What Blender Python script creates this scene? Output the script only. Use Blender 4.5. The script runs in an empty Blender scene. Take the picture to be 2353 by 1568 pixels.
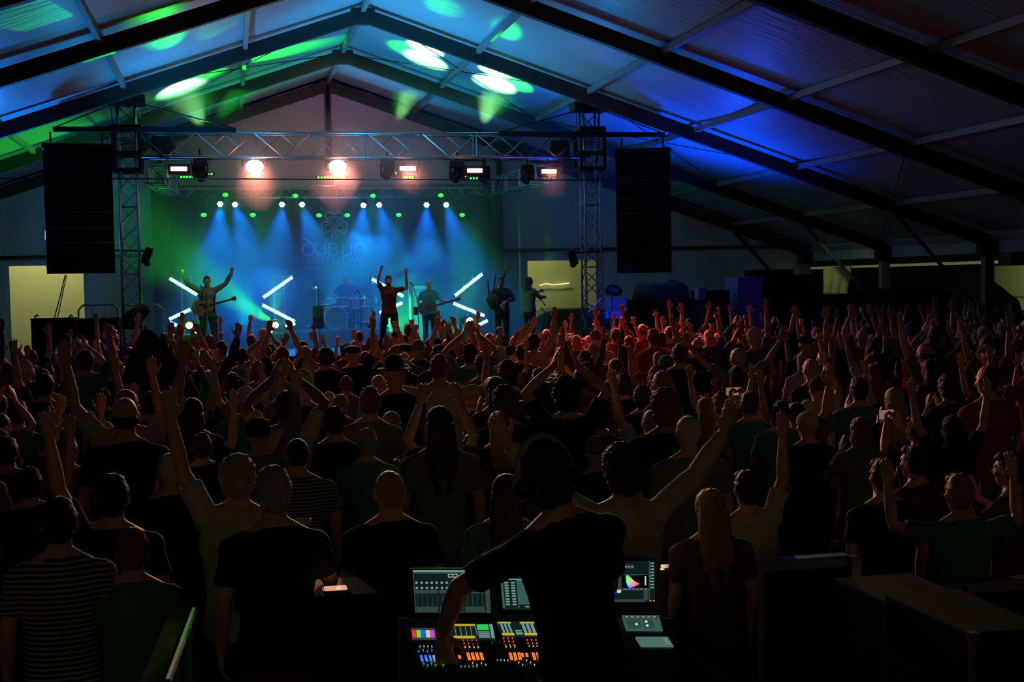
import bpy, bmesh, math, random
from mathutils import Vector, Matrix, noise
random.seed(7)
R = math.radians
S = bpy.context.scene
COL = S.collection
# ------------------------------------------------------------------ camera
CAMZ = 2.55
FPX, YAW, PIT, ROL = 3019.0, 0.2115, -0.0447, -0.0194
def _basis():
    cy, sy, cp, sp = math.cos(YAW), math.sin(YAW), math.cos(PIT), math.sin(PIT)
    r0 = Vector((cy, -sy, 0)); f = Vector((cp*sy, cp*cy, sp)); u0 = Vector((-sp*sy, -sp*cy, cp))
    c, n = math.cos(ROL), math.sin(ROL)
    right = c*r0 + n*u0; up = c*u0 - n*r0
    return right, up, f
CR, CU, CF = _basis()
CAM = Vector((0, 0, CAMZ))
def at(px, py, y):
    """point of the world on the plane y=const seen at photograph pixel px, py"""
    d = CF*FPX + CR*(px-1176.5) - CU*(py-784.0)
    return CAM + d*(y/d.y)
def pix(p):
    d = Vector(p)-CAM; w = d.dot(CF)
    return 1176.5+FPX*d.dot(CR)/w, 784-FPX*d.dot(CU)/w
cam_d = bpy.data.cameras.new('camera'); cam = bpy.data.objects.new('camera', cam_d); COL.objects.link(cam)
cam_d.sensor_width = 36; cam_d.lens = 36*FPX/2353; cam_d.clip_end = 300
m = Matrix.Identity(4)
for i in range(3):
    m[i][0] = CR[i]; m[i][1] = CU[i]; m[i][2] = -CF[i]; m[i][3] = CAM[i]
cam.matrix_world = m
S.camera = cam
# ------------------------------------------------------------------ world, exposure, render economy
w = bpy.data.worlds.new('night'); S.world = w; w.use_nodes = True
w.node_tree.nodes['Background'].inputs[0].default_value = (0.01, 0.02, 0.05, 1)
w.node_tree.nodes['Background'].inputs[1].default_value = 0.02
S.view_settings.view_transform = 'Standard'; S.view_settings.look = 'None'
S.view_settings.exposure = 0; S.view_settings.gamma = 1; S.view_settings.use_curve_mapping = False
cy = S.cycles
cy.max_bounces = 4; cy.diffuse_bounces = 2; cy.glossy_bounces = 2; cy.transmission_bounces = 3
cy.volume_bounces = 0; cy.transparent_max_bounces = 14
cy.sample_clamp_indirect = 3; cy.use_adaptive_sampling = True; cy.adaptive_threshold = 0.03
cy.caustics_reflective = False; cy.caustics_refractive = False
cy.use_denoising = True
try: cy.use_light_tree = True
except Exception: pass
# ------------------------------------------------------------------ the tent's measures (metres)
XR, ZR, SLOPE, HALF, YA, BAY = 2.93, CAMZ+5.86, 0.3376, 14.7, 28.0, 5.0
GABLE = YA+2*BAY
XL, XRW = XR-HALF, XR+HALF
ZE = ZR-SLOPE*HALF
def roof_z(x): return ZR-SLOPE*abs(x-XR)
STG = 1.0                       # stage deck height
# ------------------------------------------------------------------ lamps
def aim(o, target):
    d = Vector(target)-o.location
    o.rotation_mode = 'QUATERNION'; o.rotation_quaternion = d.to_track_quat('-Z', 'Y')
def spot(name, loc, target, col, power, ang, blend=0.6, rad=0.06):
    l = bpy.data.lights.new(name, 'SPOT'); l.energy = power; l.color = col; l.spot_size = R(ang); l.spot_blend = blend
    l.shadow_soft_size = rad
    o = bpy.data.objects.new(name, l); COL.objects.link(o); o.location = loc; aim(o, target); return o
def area(name, loc, target, col, power, sx, sy=None, spread=180):
    l = bpy.data.lights.new(name, 'AREA'); l.energy = power; l.color = col; l.shape = 'RECTANGLE'; l.size = sx; l.size_y = sy or sx
    l.spread = R(spread)
    o = bpy.data.objects.new(name, l); COL.objects.link(o); o.location = loc; aim(o, target); return o
BLUE, GREEN, PINK = (0.0, 0.22, 1.0), (0.02, 1.0, 0.04), (1.0, 0.33, 0.27)
YT, YU, YTUBE = 29.0, 35.2, 33.5      # front truss, upstage truss, light tubes
BLINDERS = [(411,388,260,.2),(585,383,1500,.26),(776,383,1800,.26),(937,387,700,.24),(1091,392,300,.2),(1262,394,330,.2)]
BLUES = [(506,469,485,800),(540,470,640,800),(648,470,625,790),(694,470,800,800),(835,472,815,800),(871,471,960,790),(980,471,975,800),(1025,471,1130,790)]
GREENS = [(518,448),(679,450),(857,450),(1013,449),(468,494),(581,494),(733,495),(798,495),(916,494),(1062,494)]
FLOORG = [(435,748,30.2),(633,747,32.6),(1079,738,31.6)]
def point(name, loc, col, power, rad=.1):
    l = bpy.data.lights.new(name, 'POINT'); l.energy = power; l.color = col; l.shadow_soft_size = rad
    o = bpy.data.objects.new(name, l); COL.objects.link(o); o.location = loc; return o
for px, py, e, rr in BLINDERS:
    p = at(px, py, YT-.36)
    spot('blinder_light', p, (p.x+.2, 15, .4), PINK, e*.24, 58, 1.0, .12)
    spot('blinder_back', p+Vector((0,.35,-.05)), p+Vector((0,3.5,-1.6)), (1.0,.22,.10), e*.035, 120, 1, .08)
    spot('blinder_spill', p+Vector((0,-.10,0)), p+Vector((0,-2,-1.5)), (1.0,.28,.20), e*.45, 112, 1, .10)
    point('blinder_glow', p+Vector((0,-.16,0)), (1.0,.28,.20), e*.006, .12)
for i, (px, py, tx, ty) in enumerate(BLUES):
    p = at(px, py, YU-.35)
    spot('wash_light', p, at(tx, ty, YU-3.0), (0.0, 0.17, 1.0), 1500, 42, .8, .05)
for i, (px, py) in enumerate(GREENS):
    p = at(px, py, YU-.4)
    spot('green_light', p, (p.x+(1.6 if i%2 else -.6), p.y-2.5, 1.2), GREEN, 110, 30, .9, .04)
def roofpt(px, py):
    d = CF*FPX + CR*(px-1176.5) - CU*(py-784.0)
    for s in (1, -1):      # CAMZ+t*dz = ZR - SLOPE*s*(t*dx-XR)
        t = (ZR-CAMZ+SLOPE*s*XR)/(d.z+SLOPE*s*d.x)
        p = CAM+d*t
        if t > 0 and (p.x-XR)*s >= -1e-3: return p
    return CAM+d*(30/d.y)
# beams thrown up onto the roof cloth by the moving heads of the front truss
BC = (0.30, 1.0, 0.32); BG = (0.02, 1.0, 0.03)
ROOFSPOTS = [((470,300),(418,188),3800,20,.7,BC),((470,300),(455,176),900,36,.9,BG),((470,300),(640,126),2600,22,.8,BG),((905,300),(975,125),5200,16,.7,BC),((905,300),(950,120),1500,27,.9,BG),
             ((1108,300),(1137,178),6000,19,.7,BC),((1108,300),(1172,188),2000,30,.8,BG),((470,300),(375,85),160,14,.9,BG),
             ((470,300),(505,62),190,14,.9,BG),((905,300),(1015,25),200,14,.9,BG),((1108,300),(1160,78),150,12,.9,BG)]
for (s, t, e, an, bl_, cc) in ROOFSPOTS:
    for dpy in ((-11, 13) if cc is BC else (0,)):
        spot('beam_light', at(s[0], s[1]-2, YT-.05), roofpt(t[0], t[1]+dpy), cc, e*1.7, an*(1.45 if cc is BC else 1.1), bl_, .04)
spot('beam_light', at(470, 298, YT-.05), roofpt(52, 34), BG, 5000, 6, .15, .02)
# added lamps without fixtures that turn the roof cloth blue and teal
spot('roof_fill', at(380, 440, 26.8), roofpt(600, 70), (0.0, .27, .62), 700, 150, 1, .2)
spot('roof_fill', at(300, 440, 26.6), roofpt(190, 20), (0.0, .24, .60), 170, 130, 1, .2)
spot('roof_fill', at(1262, 440, 26.6), roofpt(1500, 30), (0.0, .22, .60), 260, 110, 1, .2)
spot('roof_fill', at(850, 440, 26.8), roofpt(1000, 70), (0.0, .30, .60), 1200, 130, 1, .2)
spot('roof_fill', at(1600, 600, 29.0), roofpt(1560, 300), (0.0, .05, .80), 1300, 150, 1, .2)
spot('roof_fill', at(60, 540, 29.4), roofpt(200, 120), (0.0, .15, .62), 900, 150, 1, .2)
spot('wall_wash', at(1262, 440, YT+1.5), at(1262, 520, GABLE), (0.0, .38, .5), 60, 120, 1, .2)
spot('wall_wash', at(290, 440, YT+1.5), at(100, 500, GABLE), (0.0, .38, .5), 95, 120, 1, .2)
spot('backdrop_wash', at(560, 770, YU-2.2), at(560, 560, YU+1), (0.0, .14, 1.0), 200, 120, 1, .2)
spot('backdrop_wash', at(960, 770, YU-2.2), at(960, 560, YU+1), (0.0, .14, 1.0), 200, 120, 1, .2)
spot('smoke_light', at(760, 760, 35.75), at(800, 590, 35.2), (0.0, .62, 1.0), 900, 60, 1, .1)
spot('smoke_light', at(860, 760, 35.75), at(860, 600, 35.2), (0.0, .32, 1.0), 600, 60, 1, .1)
spot('smoke_light', at(560, 760, 35.7), at(560, 600, 35.2), (0.0, 1.0, .38), 800, 50, 1, .1)
spot('gable_wash', at(760, 330, YT+1.5), at(760, 215, GABLE), (1.0, .28, .24), 330, 66, 1, .2)
# green floor beams
for px, py, yy in FLOORG:
    p = at(px, py, yy)
    spot('floor_beam', p+Vector((0, -.03, .12)), p+Vector((.05, .5, 1.5)), GREEN, 480, 46, .7, .05)
    point('lamp_flare', p+Vector((0,-.12,0)), GREEN, 9, .05)
spot('floor_beam', at(630, 744, 32.4), at(520, 668, 32.2), GREEN, 2400, 38, .7, .04)
spot('floor_beam', at(900, 762, 31.6), at(968, 705, 34.6), GREEN, 2200, 42, .6, .04)
# red light on the crowd by the stage and a weak warm light towards the desk
spot('audience_light', at(1490, 292, 26.6), at(1380, 830, 20.5), (1.0, .06, .025), 12000, 30, 1, .15)
spot('audience_light', at(1000, 330, 26.8), at(1480, 810, 21), (1.0, .10, .05), 8000, 26, 1, .15)
spot('audience_light', at(760, 400, 26.8), at(900, 850, 19), (1.0, .14, .08), 1100, 60, 1, .15)
spot('audience_light', at(560, 330, 26.8), at(290, 780, 20.5), (1.0, .10, .08), 2400, 12, 1, .1)
spot('audience_light', at(832, 330, 26.7), (2.6, 9.5, 1.6), (1.0, .50, .22), 2100, 40, 1, .12)
spot('kit_green', at(712, 762, 33.2), at(755, 690, 34.0), GREEN, 110, 50, .8, .05)
spot('green_glint', at(1120, 215, 26.0), (1.0, 5.6, 1.7), (.05, 1, .12), 1500, 13, 1, .05)
spot('audience_light', at(1430, 292, 26.6), (.5, 7.5, 1.6), (1.0, .60, .26), 1500, 30, 1, .12)
spot('audience_light', at(200, 290, 26.6), (3.5, 7.5, 1.6), (1.0, .66, .30), 1200, 36, 1, .12)
spot('crowd_fill', (XR-6, -2, 6.0), (3.0, 13, 1.5), (.80, .90, .16), 15, 120, 1, .3)  # added dim fill lamps for the backs of the crowd, no fixtures
spot('crowd_fill', (XR+6, 3.0, 6.0), (7.0, 13, 1.5), (.20, .9, .25), 15, 120, 1, .3)
# night lamp over the yard behind the tent
area('yard_light', (XR-8, GABLE+1.4, 5.2), (XR-8, GABLE+3.0, 2.0), (.95, 1.0, .42), 85, 3, .4)
area('yard_light', (XR+5.0, GABLE+1.4, 5.2), (XR+5.0, GABLE+3.0, 2.0), (.95, 1.0, .42), 95, 3, .4)
area('yard_light', (XRW+2.6, 31.5, 4.2), (XRW+4.6, 31.8, 2.2), (.9, 1.0, .35), 46, .4, 4)

# ------------------------------------------------------------------ materials
MATS = {}
def mat(name, col=(.5,.5,.5), rough=.6, metal=0, emit=None, es=1, objcol=False, bump=None, noisecol=None, spec=.5):
    if name in MATS: return MATS[name]
    m = bpy.data.materials.new(name); m.use_nodes = True; nt = m.node_tree; b = nt.nodes['Principled BSDF']
    b.inputs['Base Color'].default_value = (*col, 1); b.inputs['Roughness'].default_value = rough
    b.inputs['Metallic'].default_value = metal; b.inputs['Specular IOR Level'].default_value = spec
    if emit: b.inputs['Emission Color'].default_value = (*emit, 1); b.inputs['Emission Strength'].default_value = es
    if objcol:
        oi = nt.nodes.new('ShaderNodeObjectInfo'); nt.links.new(oi.outputs['Color'], b.inputs['Base Color'])
    tc = None
    if noisecol or bump: tc = nt.nodes.new('ShaderNodeTexCoord')
    if noisecol:
        sc, c2 = noisecol
        nz = nt.nodes.new('ShaderNodeTexNoise'); nz.inputs['Scale'].default_value = sc; nz.inputs['Detail'].default_value = 4
        mx = nt.nodes.new('ShaderNodeMix'); mx.data_type = 'RGBA'; mx.inputs[6].default_value = (*col, 1); mx.inputs[7].default_value = (*c2, 1)
        nt.links.new(tc.outputs['Object'], nz.inputs['Vector']); nt.links.new(nz.outputs['Fac'], mx.inputs[0]); nt.links.new(mx.outputs[2], b.inputs['Base Color'])
    if bump:
        sc, st, stretch = bump
        mp = nt.nodes.new('ShaderNodeMapping'); mp.inputs['Scale'].default_value = stretch
        nz = nt.nodes.new('ShaderNodeTexNoise'); nz.inputs['Scale'].default_value = sc; nz.inputs['Detail'].default_value = 3
        bp = nt.nodes.new('ShaderNodeBump'); bp.inputs['Strength'].default_value = st; bp.inputs['Distance'].default_value = .05
        nt.links.new(tc.outputs['Object'], mp.inputs['Vector']); nt.links.new(mp.outputs[0], nz.inputs['Vector'])
        nt.links.new(nz.outputs['Fac'], bp.inputs['Height']); nt.links.new(bp.outputs[0], b.inputs['Normal'])
    MATS[name] = m; return m
SKIN = mat('skin', rough=.5, objcol=True); CLOTH = mat('cloth', rough=.9, objcol=True, spec=.2, bump=(14, .35, (1, 1, .5)))
HAIRM = mat('hair', rough=.55, objcol=True, bump=(60, .8, (1, 1, .15)))
VINYL = mat('blue_cast_vinyl', (.40,.50,.60), .42, bump=(1.6, .55, (1, 5, 1)))  # bluish base colour stands in for part of the blue light on white cloth
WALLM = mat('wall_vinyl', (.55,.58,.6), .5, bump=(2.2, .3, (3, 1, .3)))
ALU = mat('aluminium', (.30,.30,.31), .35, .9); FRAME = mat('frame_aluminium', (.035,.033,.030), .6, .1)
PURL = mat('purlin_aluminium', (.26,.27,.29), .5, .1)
BLACK = mat('black_paint', (.010,.010,.011), .7, spec=.2); BLACKP = mat('black_plastic', (.02,.02,.022), .35)
STAGEM = mat('stage_deck', (.03,.03,.033), .5, noisecol=(3, (.05,.05,.055)))
GRASSM = mat('trodden_grass', (.05,.06,.03), .95, noisecol=(2.5, (.10,.08,.05)), bump=(30, .6, (1,1,1)))
CURTAIN = mat('black_drape', (.03,.03,.032), .95, spec=.05)
DARK = mat('matt_dark', (.008,.008,.009), .95, spec=.02)
BANNERM = mat('banner_cloth', (.035,.05,.09), .85)
INK = mat('banner_print', (.22,.26,.26), .7); INK2 = mat('banner_print_brown', (.30,.22,.14), .7)
WHITEP = mat('white_plastic', (.75,.75,.72), .4); CHROME = mat('chrome', (.8,.8,.82), .15, 1)
BRASS = mat('cymbal_bronze', (.55,.42,.15), .25, 1)
CASEBL = mat('case_laminate', (.10,.12,.30), .4); CASEBK = mat('case_black', (.010,.010,.012), .9, spec=.04)
WOOD = mat('guitar_wood', (.45,.24,.12), .35, noisecol=(4, (.32,.15,.07))); DWOOD = mat('dark_wood', (.05,.03,.02), .4)
YARD = mat('yard_wall', (.62,.60,.42), .7); ROPE = mat('cable_rubber', (.012,.012,.012), .6)
BEER = mat('beer', (.75,.38,.05), .2); DRUMH = mat('drum_head', (.6,.6,.6), .5); DRUMS = mat('drum_shell', (.06,.08,.12), .25)
def emat(name, col, s): return mat(name, (.02,.02,.02), .5, emit=col, es=s)

# ------------------------------------------------------------------ mesh helpers
class MB:
    def __init__(s): s.v = []; s.f = []
    def add(s, vs, fs):
        n = len(s.v); s.v += [tuple(x) for x in vs]; s.f += [tuple(i+n for i in f) for f in fs]; return s
    def box(s, c, d, rot=None):
        c = Vector(c); h = Vector(d)/2; vs = []
        for x in (-1,1):
            for y in (-1,1):
                for z in (-1,1):
                    p = Vector((x*h.x, y*h.y, z*h.z))
                    if rot: p = rot @ p
                    vs.append(c+p)
        return s.add(vs, [(0,1,3,2),(4,6,7,5),(0,4,5,1),(2,3,7,6),(0,2,6,4),(1,5,7,3)])
    def tube(s, pts, rad, seg=8, caps=True, flat=1.0, ref=None):
        pts = [Vector(p) for p in pts]; n = len(pts)
        if not isinstance(rad, (list, tuple)): rad = [rad]*n
        rings = []
        d0 = (pts[1]-pts[0]).normalized(); a = Vector(ref) if ref else (Vector((0,0,1)) if abs(d0.z) < .9 else Vector((1,0,0)))
        u = d0.cross(a).normalized()
        P = list(zip(pts, rad))
        if caps == 'round':
            P = [(pts[0]-d0*rad[0]*.8, rad[0]*.55)]+P; dn = (pts[-1]-pts[-2]).normalized(); P.append((pts[-1]+dn*rad[-1]*.8, rad[-1]*.55))
        for i, (p, r) in enumerate(P):
            d = (P[min(i+1, len(P)-1)][0]-P[max(i-1, 0)][0]).normalized()
            u = (u-d*u.dot(d)).normalized(); v = d.cross(u)
            rings.append([p+(u*math.cos(2*math.pi*k/seg)*r+v*math.sin(2*math.pi*k/seg)*r*flat) for k in range(seg)])
        vs = [x for rg in rings for x in rg]; fs = []
        for i in range(len(rings)-1):
            for k in range(seg):
                k2 = (k+1) % seg; fs.append((i*seg+k, i*seg+k2, (i+1)*seg+k2, (i+1)*seg+k))
        fs.append(tuple(range(seg))[::-1]); fs.append(tuple((len(rings)-1)*seg+k for k in range(seg)))
        return s.add(vs, fs)
    def ell(s, c, r, rot=None, nu=14, nv=9):
        c = Vector(c); vs = []; fs = []
        for j in range(1, nv):
            th = math.pi*j/nv
            for i in range(nu):
                ph = 2*math.pi*i/nu
                p = Vector((r[0]*math.sin(th)*math.cos(ph), r[1]*math.sin(th)*math.sin(ph), r[2]*math.cos(th)))
                if rot: p = rot @ p
                vs.append(c+p)
        t = Vector((0,0,r[2])); b = -t
        if rot: t = rot @ t; b = rot @ b
        vs += [c+t, c+b]; T = len(vs)-2; B = T+1
        for j in range(nv-2):
            for i in range(nu):
                i2 = (i+1) % nu; fs.append((j*nu+i, (j+1)*nu+i, (j+1)*nu+i2, j*nu+i2))
        for i in range(nu):
            i2 = (i+1) % nu; fs.append((T, i, i2)); fs.append((B, (nv-2)*nu+i2, (nv-2)*nu+i))
        return s.add(vs, fs)
    def loft(s, secs, seg=20, p=2.3):
        """secs: (cx, cy, z, rx, ry) rings stacked upward"""
        vs = []; fs = []
        for cx, cy, z, rx, ry in secs:
            for k in range(seg):
                a = 2*math.pi*k/seg; c, n = math.cos(a), math.sin(a)
                vs.append((cx+rx*math.copysign(abs(c)**(2/p), c), cy+ry*math.copysign(abs(n)**(2/p), n), z))
        for i in range(len(secs)-1):
            for k in range(seg):
                k2 = (k+1) % seg; fs.append((i*seg+k, i*seg+k2, (i+1)*seg+k2, (i+1)*seg+k))
        fs.append(tuple(range(seg))[::-1]); fs.append(tuple((len(secs)-1)*seg+k for k in range(seg)))
        return s.add(vs, fs)
    def prism(s, outline, thick, M):
        """outline: 2D points; extruded along local z by thick, placed by matrix M"""
        n = len(outline); vs = [M @ Vector((x, y, -thick/2)) for x, y in outline]+[M @ Vector((x, y, thick/2)) for x, y in outline]
        fs = [tuple(range(n))[::-1], tuple(range(n, 2*n))]+[(i, (i+1) % n, n+(i+1) % n, n+i) for i in range(n)]
        return s.add(vs, fs)
    def lathe(s, prof, M=None, seg=20):
        vs = []; fs = []
        for r, z in prof:
            for k in range(seg):
                p = Vector((r*math.cos(2*math.pi*k/seg), r*math.sin(2*math.pi*k/seg), z)); vs.append(M @ p if M else p)
        for i in range(len(prof)-1):
            for k in range(seg):
                k2 = (k+1) % seg; fs.append((i*seg+k, i*seg+k2, (i+1)*seg+k2, (i+1)*seg+k))
        return s.add(vs, fs)
    def mesh(s, name, smooth=False):
        me = bpy.data.meshes.new(name); me.from_pydata([tuple(v) for v in s.v], [], s.f); me.validate()
        b = bmesh.new(); b.from_mesh(me); bmesh.ops.recalc_face_normals(b, faces=b.faces); b.to_mesh(me); b.free()
        if smooth: me.polygons.foreach_set('use_smooth', [True]*len(me.polygons))
        return me
    def build(s, name, material, parent=None, smooth=False, bevel=0, origin=None):
        me = s.mesh(name, smooth); me.materials.append(material)
        o = bpy.data.objects.new(name, me); COL.objects.link(o)
        if origin is not None:
            origin = Vector(origin); me.transform(Matrix.Translation(-origin)); o.location = origin
        if parent is not None:
            o.parent = parent
            if parent.type == 'EMPTY': # children are given in world space
                o.matrix_parent_inverse = parent_inv(parent)
        if bevel:
            b = o.modifiers.new('edge', 'BEVEL'); b.width = bevel; b.segments = 2; b.limit_method = 'ANGLE'
        return o
def parent_inv(p):
    return Matrix.LocRotScale(p.location, p.rotation_euler, p.scale).inverted()
def tag(o, label=None, cat=None, group=None, kind=None):
    if label: o['label'] = label
    if cat: o['category'] = cat
    if group: o['group'] = group
    if kind: o['kind'] = kind
    return o
def thing(name, loc, label, cat, group=None):
    o = bpy.data.objects.new(name, None); COL.objects.link(o); o.location = loc; o.empty_display_size = .1
    return tag(o, label, cat, group)
def struct(name, mb, m, label, smooth=False):
    return tag(mb.build(name, m, smooth=smooth), label, None, None, 'structure')
# ================================================================== THE TENT
Y0, Y1 = -4.5, GABLE
struct('floor', MB().box((XR, 20, -.05), (44, 66, .1)), GRASSM, 'trodden grass floor of the big tent')
mb = MB()
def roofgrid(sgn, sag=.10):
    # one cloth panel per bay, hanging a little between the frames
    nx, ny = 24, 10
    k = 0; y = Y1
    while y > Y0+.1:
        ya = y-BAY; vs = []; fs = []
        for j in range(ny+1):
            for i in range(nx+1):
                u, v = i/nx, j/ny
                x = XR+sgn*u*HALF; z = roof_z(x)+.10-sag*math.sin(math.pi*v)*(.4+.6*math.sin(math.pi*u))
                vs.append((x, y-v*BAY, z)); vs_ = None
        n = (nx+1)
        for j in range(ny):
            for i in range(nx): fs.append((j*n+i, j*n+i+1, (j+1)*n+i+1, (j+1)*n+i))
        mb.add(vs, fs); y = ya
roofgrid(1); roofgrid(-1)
struct('ceiling', mb, VINYL, 'sagging vinyl roof cloth with a blue light cast in its colour, lit blue and green', smooth=True)
# frames: rafters and posts
k = 0
y = Y1; fi = 0
BEAMH, BEAMW = .30, .16
while y > Y0:
    for sgn in (-1, 1):
        mb = MB()
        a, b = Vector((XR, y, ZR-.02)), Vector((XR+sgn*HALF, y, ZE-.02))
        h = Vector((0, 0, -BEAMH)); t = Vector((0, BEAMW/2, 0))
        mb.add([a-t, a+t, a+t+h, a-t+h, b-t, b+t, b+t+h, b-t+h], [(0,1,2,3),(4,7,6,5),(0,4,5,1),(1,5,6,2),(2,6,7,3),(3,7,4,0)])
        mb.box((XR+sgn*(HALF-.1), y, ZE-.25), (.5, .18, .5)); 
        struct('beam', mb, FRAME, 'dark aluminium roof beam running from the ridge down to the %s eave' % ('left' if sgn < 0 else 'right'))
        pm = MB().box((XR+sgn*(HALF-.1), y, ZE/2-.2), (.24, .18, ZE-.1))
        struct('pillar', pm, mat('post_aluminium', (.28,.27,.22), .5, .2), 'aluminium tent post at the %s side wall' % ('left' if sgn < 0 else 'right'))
        # diagonal knee brace
        if sgn > 0:
            bm_ = MB().tube([(XR+HALF-.1, y, 1.5), (XR+HALF-2.6, y+.02, roof_z(XR+HALF-2.6)-.2)], .045, 6)
            struct('beam', bm_, FRAME, 'thin diagonal brace under the eave of the tent frame')
    gm = MB().box((XR, y, ZR-.2), (.5, BEAMW+.02, .34))
    struct('beam', gm, FRAME, 'ridge bracket joining two roof beams')
    y -= BAY; fi += 1
# purlins
j = -6
for j in range(-6, 7):
    x = XR+j*2.45
    y = Y1
    while y-BAY > Y0:
        mb = MB().box((x, y-BAY/2, roof_z(x)-.06), (.09, BAY-BEAMW, .12))
        struct('beam', mb, PURL, 'slim pale purlin between two roof beams')
        y -= BAY
# bracing wires under the roof cloth
def wire(name, a, b, r=.012, label='thin steel bracing wire', parent=None, m=ROPE):
    return MB().tube([a, b], r, 5).build(name, m, parent)
n = 0
for (x0, y0_, x1, y1_) in ((XR+.3, 28, XR+4.9, 33), (XR+4.9, 28, XR+.3, 33), (XR-.3, 28, XR-4.9, 33), (XR-4.9, 28, XR-.3, 33),
                           (XR+4.9, 28, XR+9.8, 33), (XR+9.8, 28, XR+4.9, 33), (XR+9.8, 23, XR+14.5, 33)):
    o = wire('bracing_wire', (x0, y0_, roof_z(x0)-.05), (x1, y1_, roof_z(x1)-.05))
    tag(o, 'thin steel bracing wire under the roof cloth, '+['falling from the ridge over the white-green spots','crossing the nearer white-green spot','from the ridge across the green glow','crossing below the long green glow','in the next panel from the ridge','crossing back in that next panel','over the second stack'][n], 'wire', 'roof bracing wires'); n += 1
o = wire('cross_wire', at(0, 410, 27.6), at(1640, 415, 27.6), .014)
tag(o, 'long level wire strung across the tent in front of the stage lights', 'wire')
# gable wall with two openings
openL = (at(19, 612, GABLE), at(194, 740, GABLE)); openR = (at(1214, 600, GABLE), at(1376, 712, GABLE))
zs = (0.0, openL[1].z, openL[0].z)
def wallpiece(mb, x0, x1, z0, z1, topslope=False):
    n_ = max(1, int((x1-x0)/.35)); vs = []; fs = []
    for i in range(n_+1):
        x = x0+(x1-x0)*i/n_; w_ = .035*math.sin(x*2.6)+.02*math.sin(x*7.3)
        zt = roof_z(x)+.05 if topslope else z1
        vs += [(x, GABLE+.12+w_, z0), (x, GABLE+.12+w_, zt)]
    for i in range(n_): fs.append((2*i, 2*i+2, 2*i+3, 2*i+1))
    mb.add(vs, fs)
mb = MB()
lx0, lx1, rx0, rx1 = openL[0].x, openL[1].x, openR[0].x, openR[1].x
zb, zt = .3, openL[0].z; zt2 = openR[0].z; zb2 = openR[1].z
wallpiece(mb, XL, lx0, 0, 0, True); wallpiece(mb, lx0, lx1, zt, 0, True); wallpiece(mb, lx0, lx1, 0, zb)
wallpiece(mb, lx1, rx0, 0, 0, True); wallpiece(mb, rx0, rx1, zt2, 0, True); wallpiece(mb, rx0, rx1, 0, .6)
wallpiece(mb, rx1, XRW, 0, 0, True)
struct('wall_back', mb, WALLM, 'white vinyl gable wall behind the stage, lit teal', smooth=True)
# rail across the gable
for (a, b) in ((XL, lx0-.02), (lx0-.02, XR-3.0), (at(1150, 575, GABLE).x, XRW)):
    zz = CAMZ+.94
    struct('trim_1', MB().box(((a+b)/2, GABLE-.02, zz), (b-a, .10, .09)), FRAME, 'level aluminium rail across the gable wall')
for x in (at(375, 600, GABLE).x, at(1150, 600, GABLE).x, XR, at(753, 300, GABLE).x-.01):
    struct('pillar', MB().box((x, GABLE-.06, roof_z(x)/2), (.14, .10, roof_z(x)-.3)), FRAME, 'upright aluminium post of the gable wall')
# side walls
for sgn, nm in ((-1, 'left'),):
    mb = MB(); vs = []; fs = []; n_ = 80
    for i in range(n_+1):
        y = Y0+(Y1-Y0)*i/n_; x = XR+sgn*(HALF+.12)+.04*math.sin(y*2.1)
        vs += [(x, y, 0), (x, y, ZE+.1)]
    for i in range(n_): fs.append((2*i, 2*i+2, 2*i+3, 2*i+1))
    mb.add(vs, fs); struct('wall_'+nm, mb, WALLM, 'white vinyl side wall of the tent')
mb = MB(); vs = []; fs = []
for i in range(101):
    y = Y0+(Y1-Y0)*i/100; x = XRW+.1+.03*math.sin(y*3)
    vs += [(x, y, ZE-.42), (x, y, ZE+.12)]
for i in range(100): fs.append((2*i, 2*i+2, 2*i+3, 2*i+1))
mb.add(vs, fs); struct('wall_right', mb, WALLM, 'narrow vinyl valance under the right eave, blue from the stage')
struct('wall_front', MB().box((XR, Y0-.3, 2.2), (2*HALF, .1, 4.4)), WALLM, 'closed end wall behind the sound desk')
# yard beyond the openings
struct('outside_wall', MB().box((XR-9.5, GABLE+3.1, 1.8), (7, .2, 4.6)), YARD, 'plain pale wall outside the gable opening by the speaker stack')
struct('outside_wall', MB().box((XR+5.5, GABLE+3.1, 1.8), (7, .2, 4.6)), mat('yard_panels', (.60,.62,.36), .6), 'pale panelled wall outside the gable opening beside the lighting tower')
for i in range(6):
    struct('trim_2', MB().box((XR+2.9+i*.62, GABLE+2.99, 1.9), (.012, .02, 4.0)), mat('panel_gap', (.22,.23,.12), .7), 'dark joint in the panelled outside wall')
struct('trim_2', MB().tube([at(1240, 656, GABLE+2.9), at(1256, 652, GABLE+2.9), at(1270, 655, GABLE+2.9), at(1290, 653, GABLE+2.9), at(1308, 651, GABLE+2.9)], .02, 6), emat('string_lights', (1, .9, .4), 1.2), 'thin glowing string of lights on the panelled outside wall')
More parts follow.
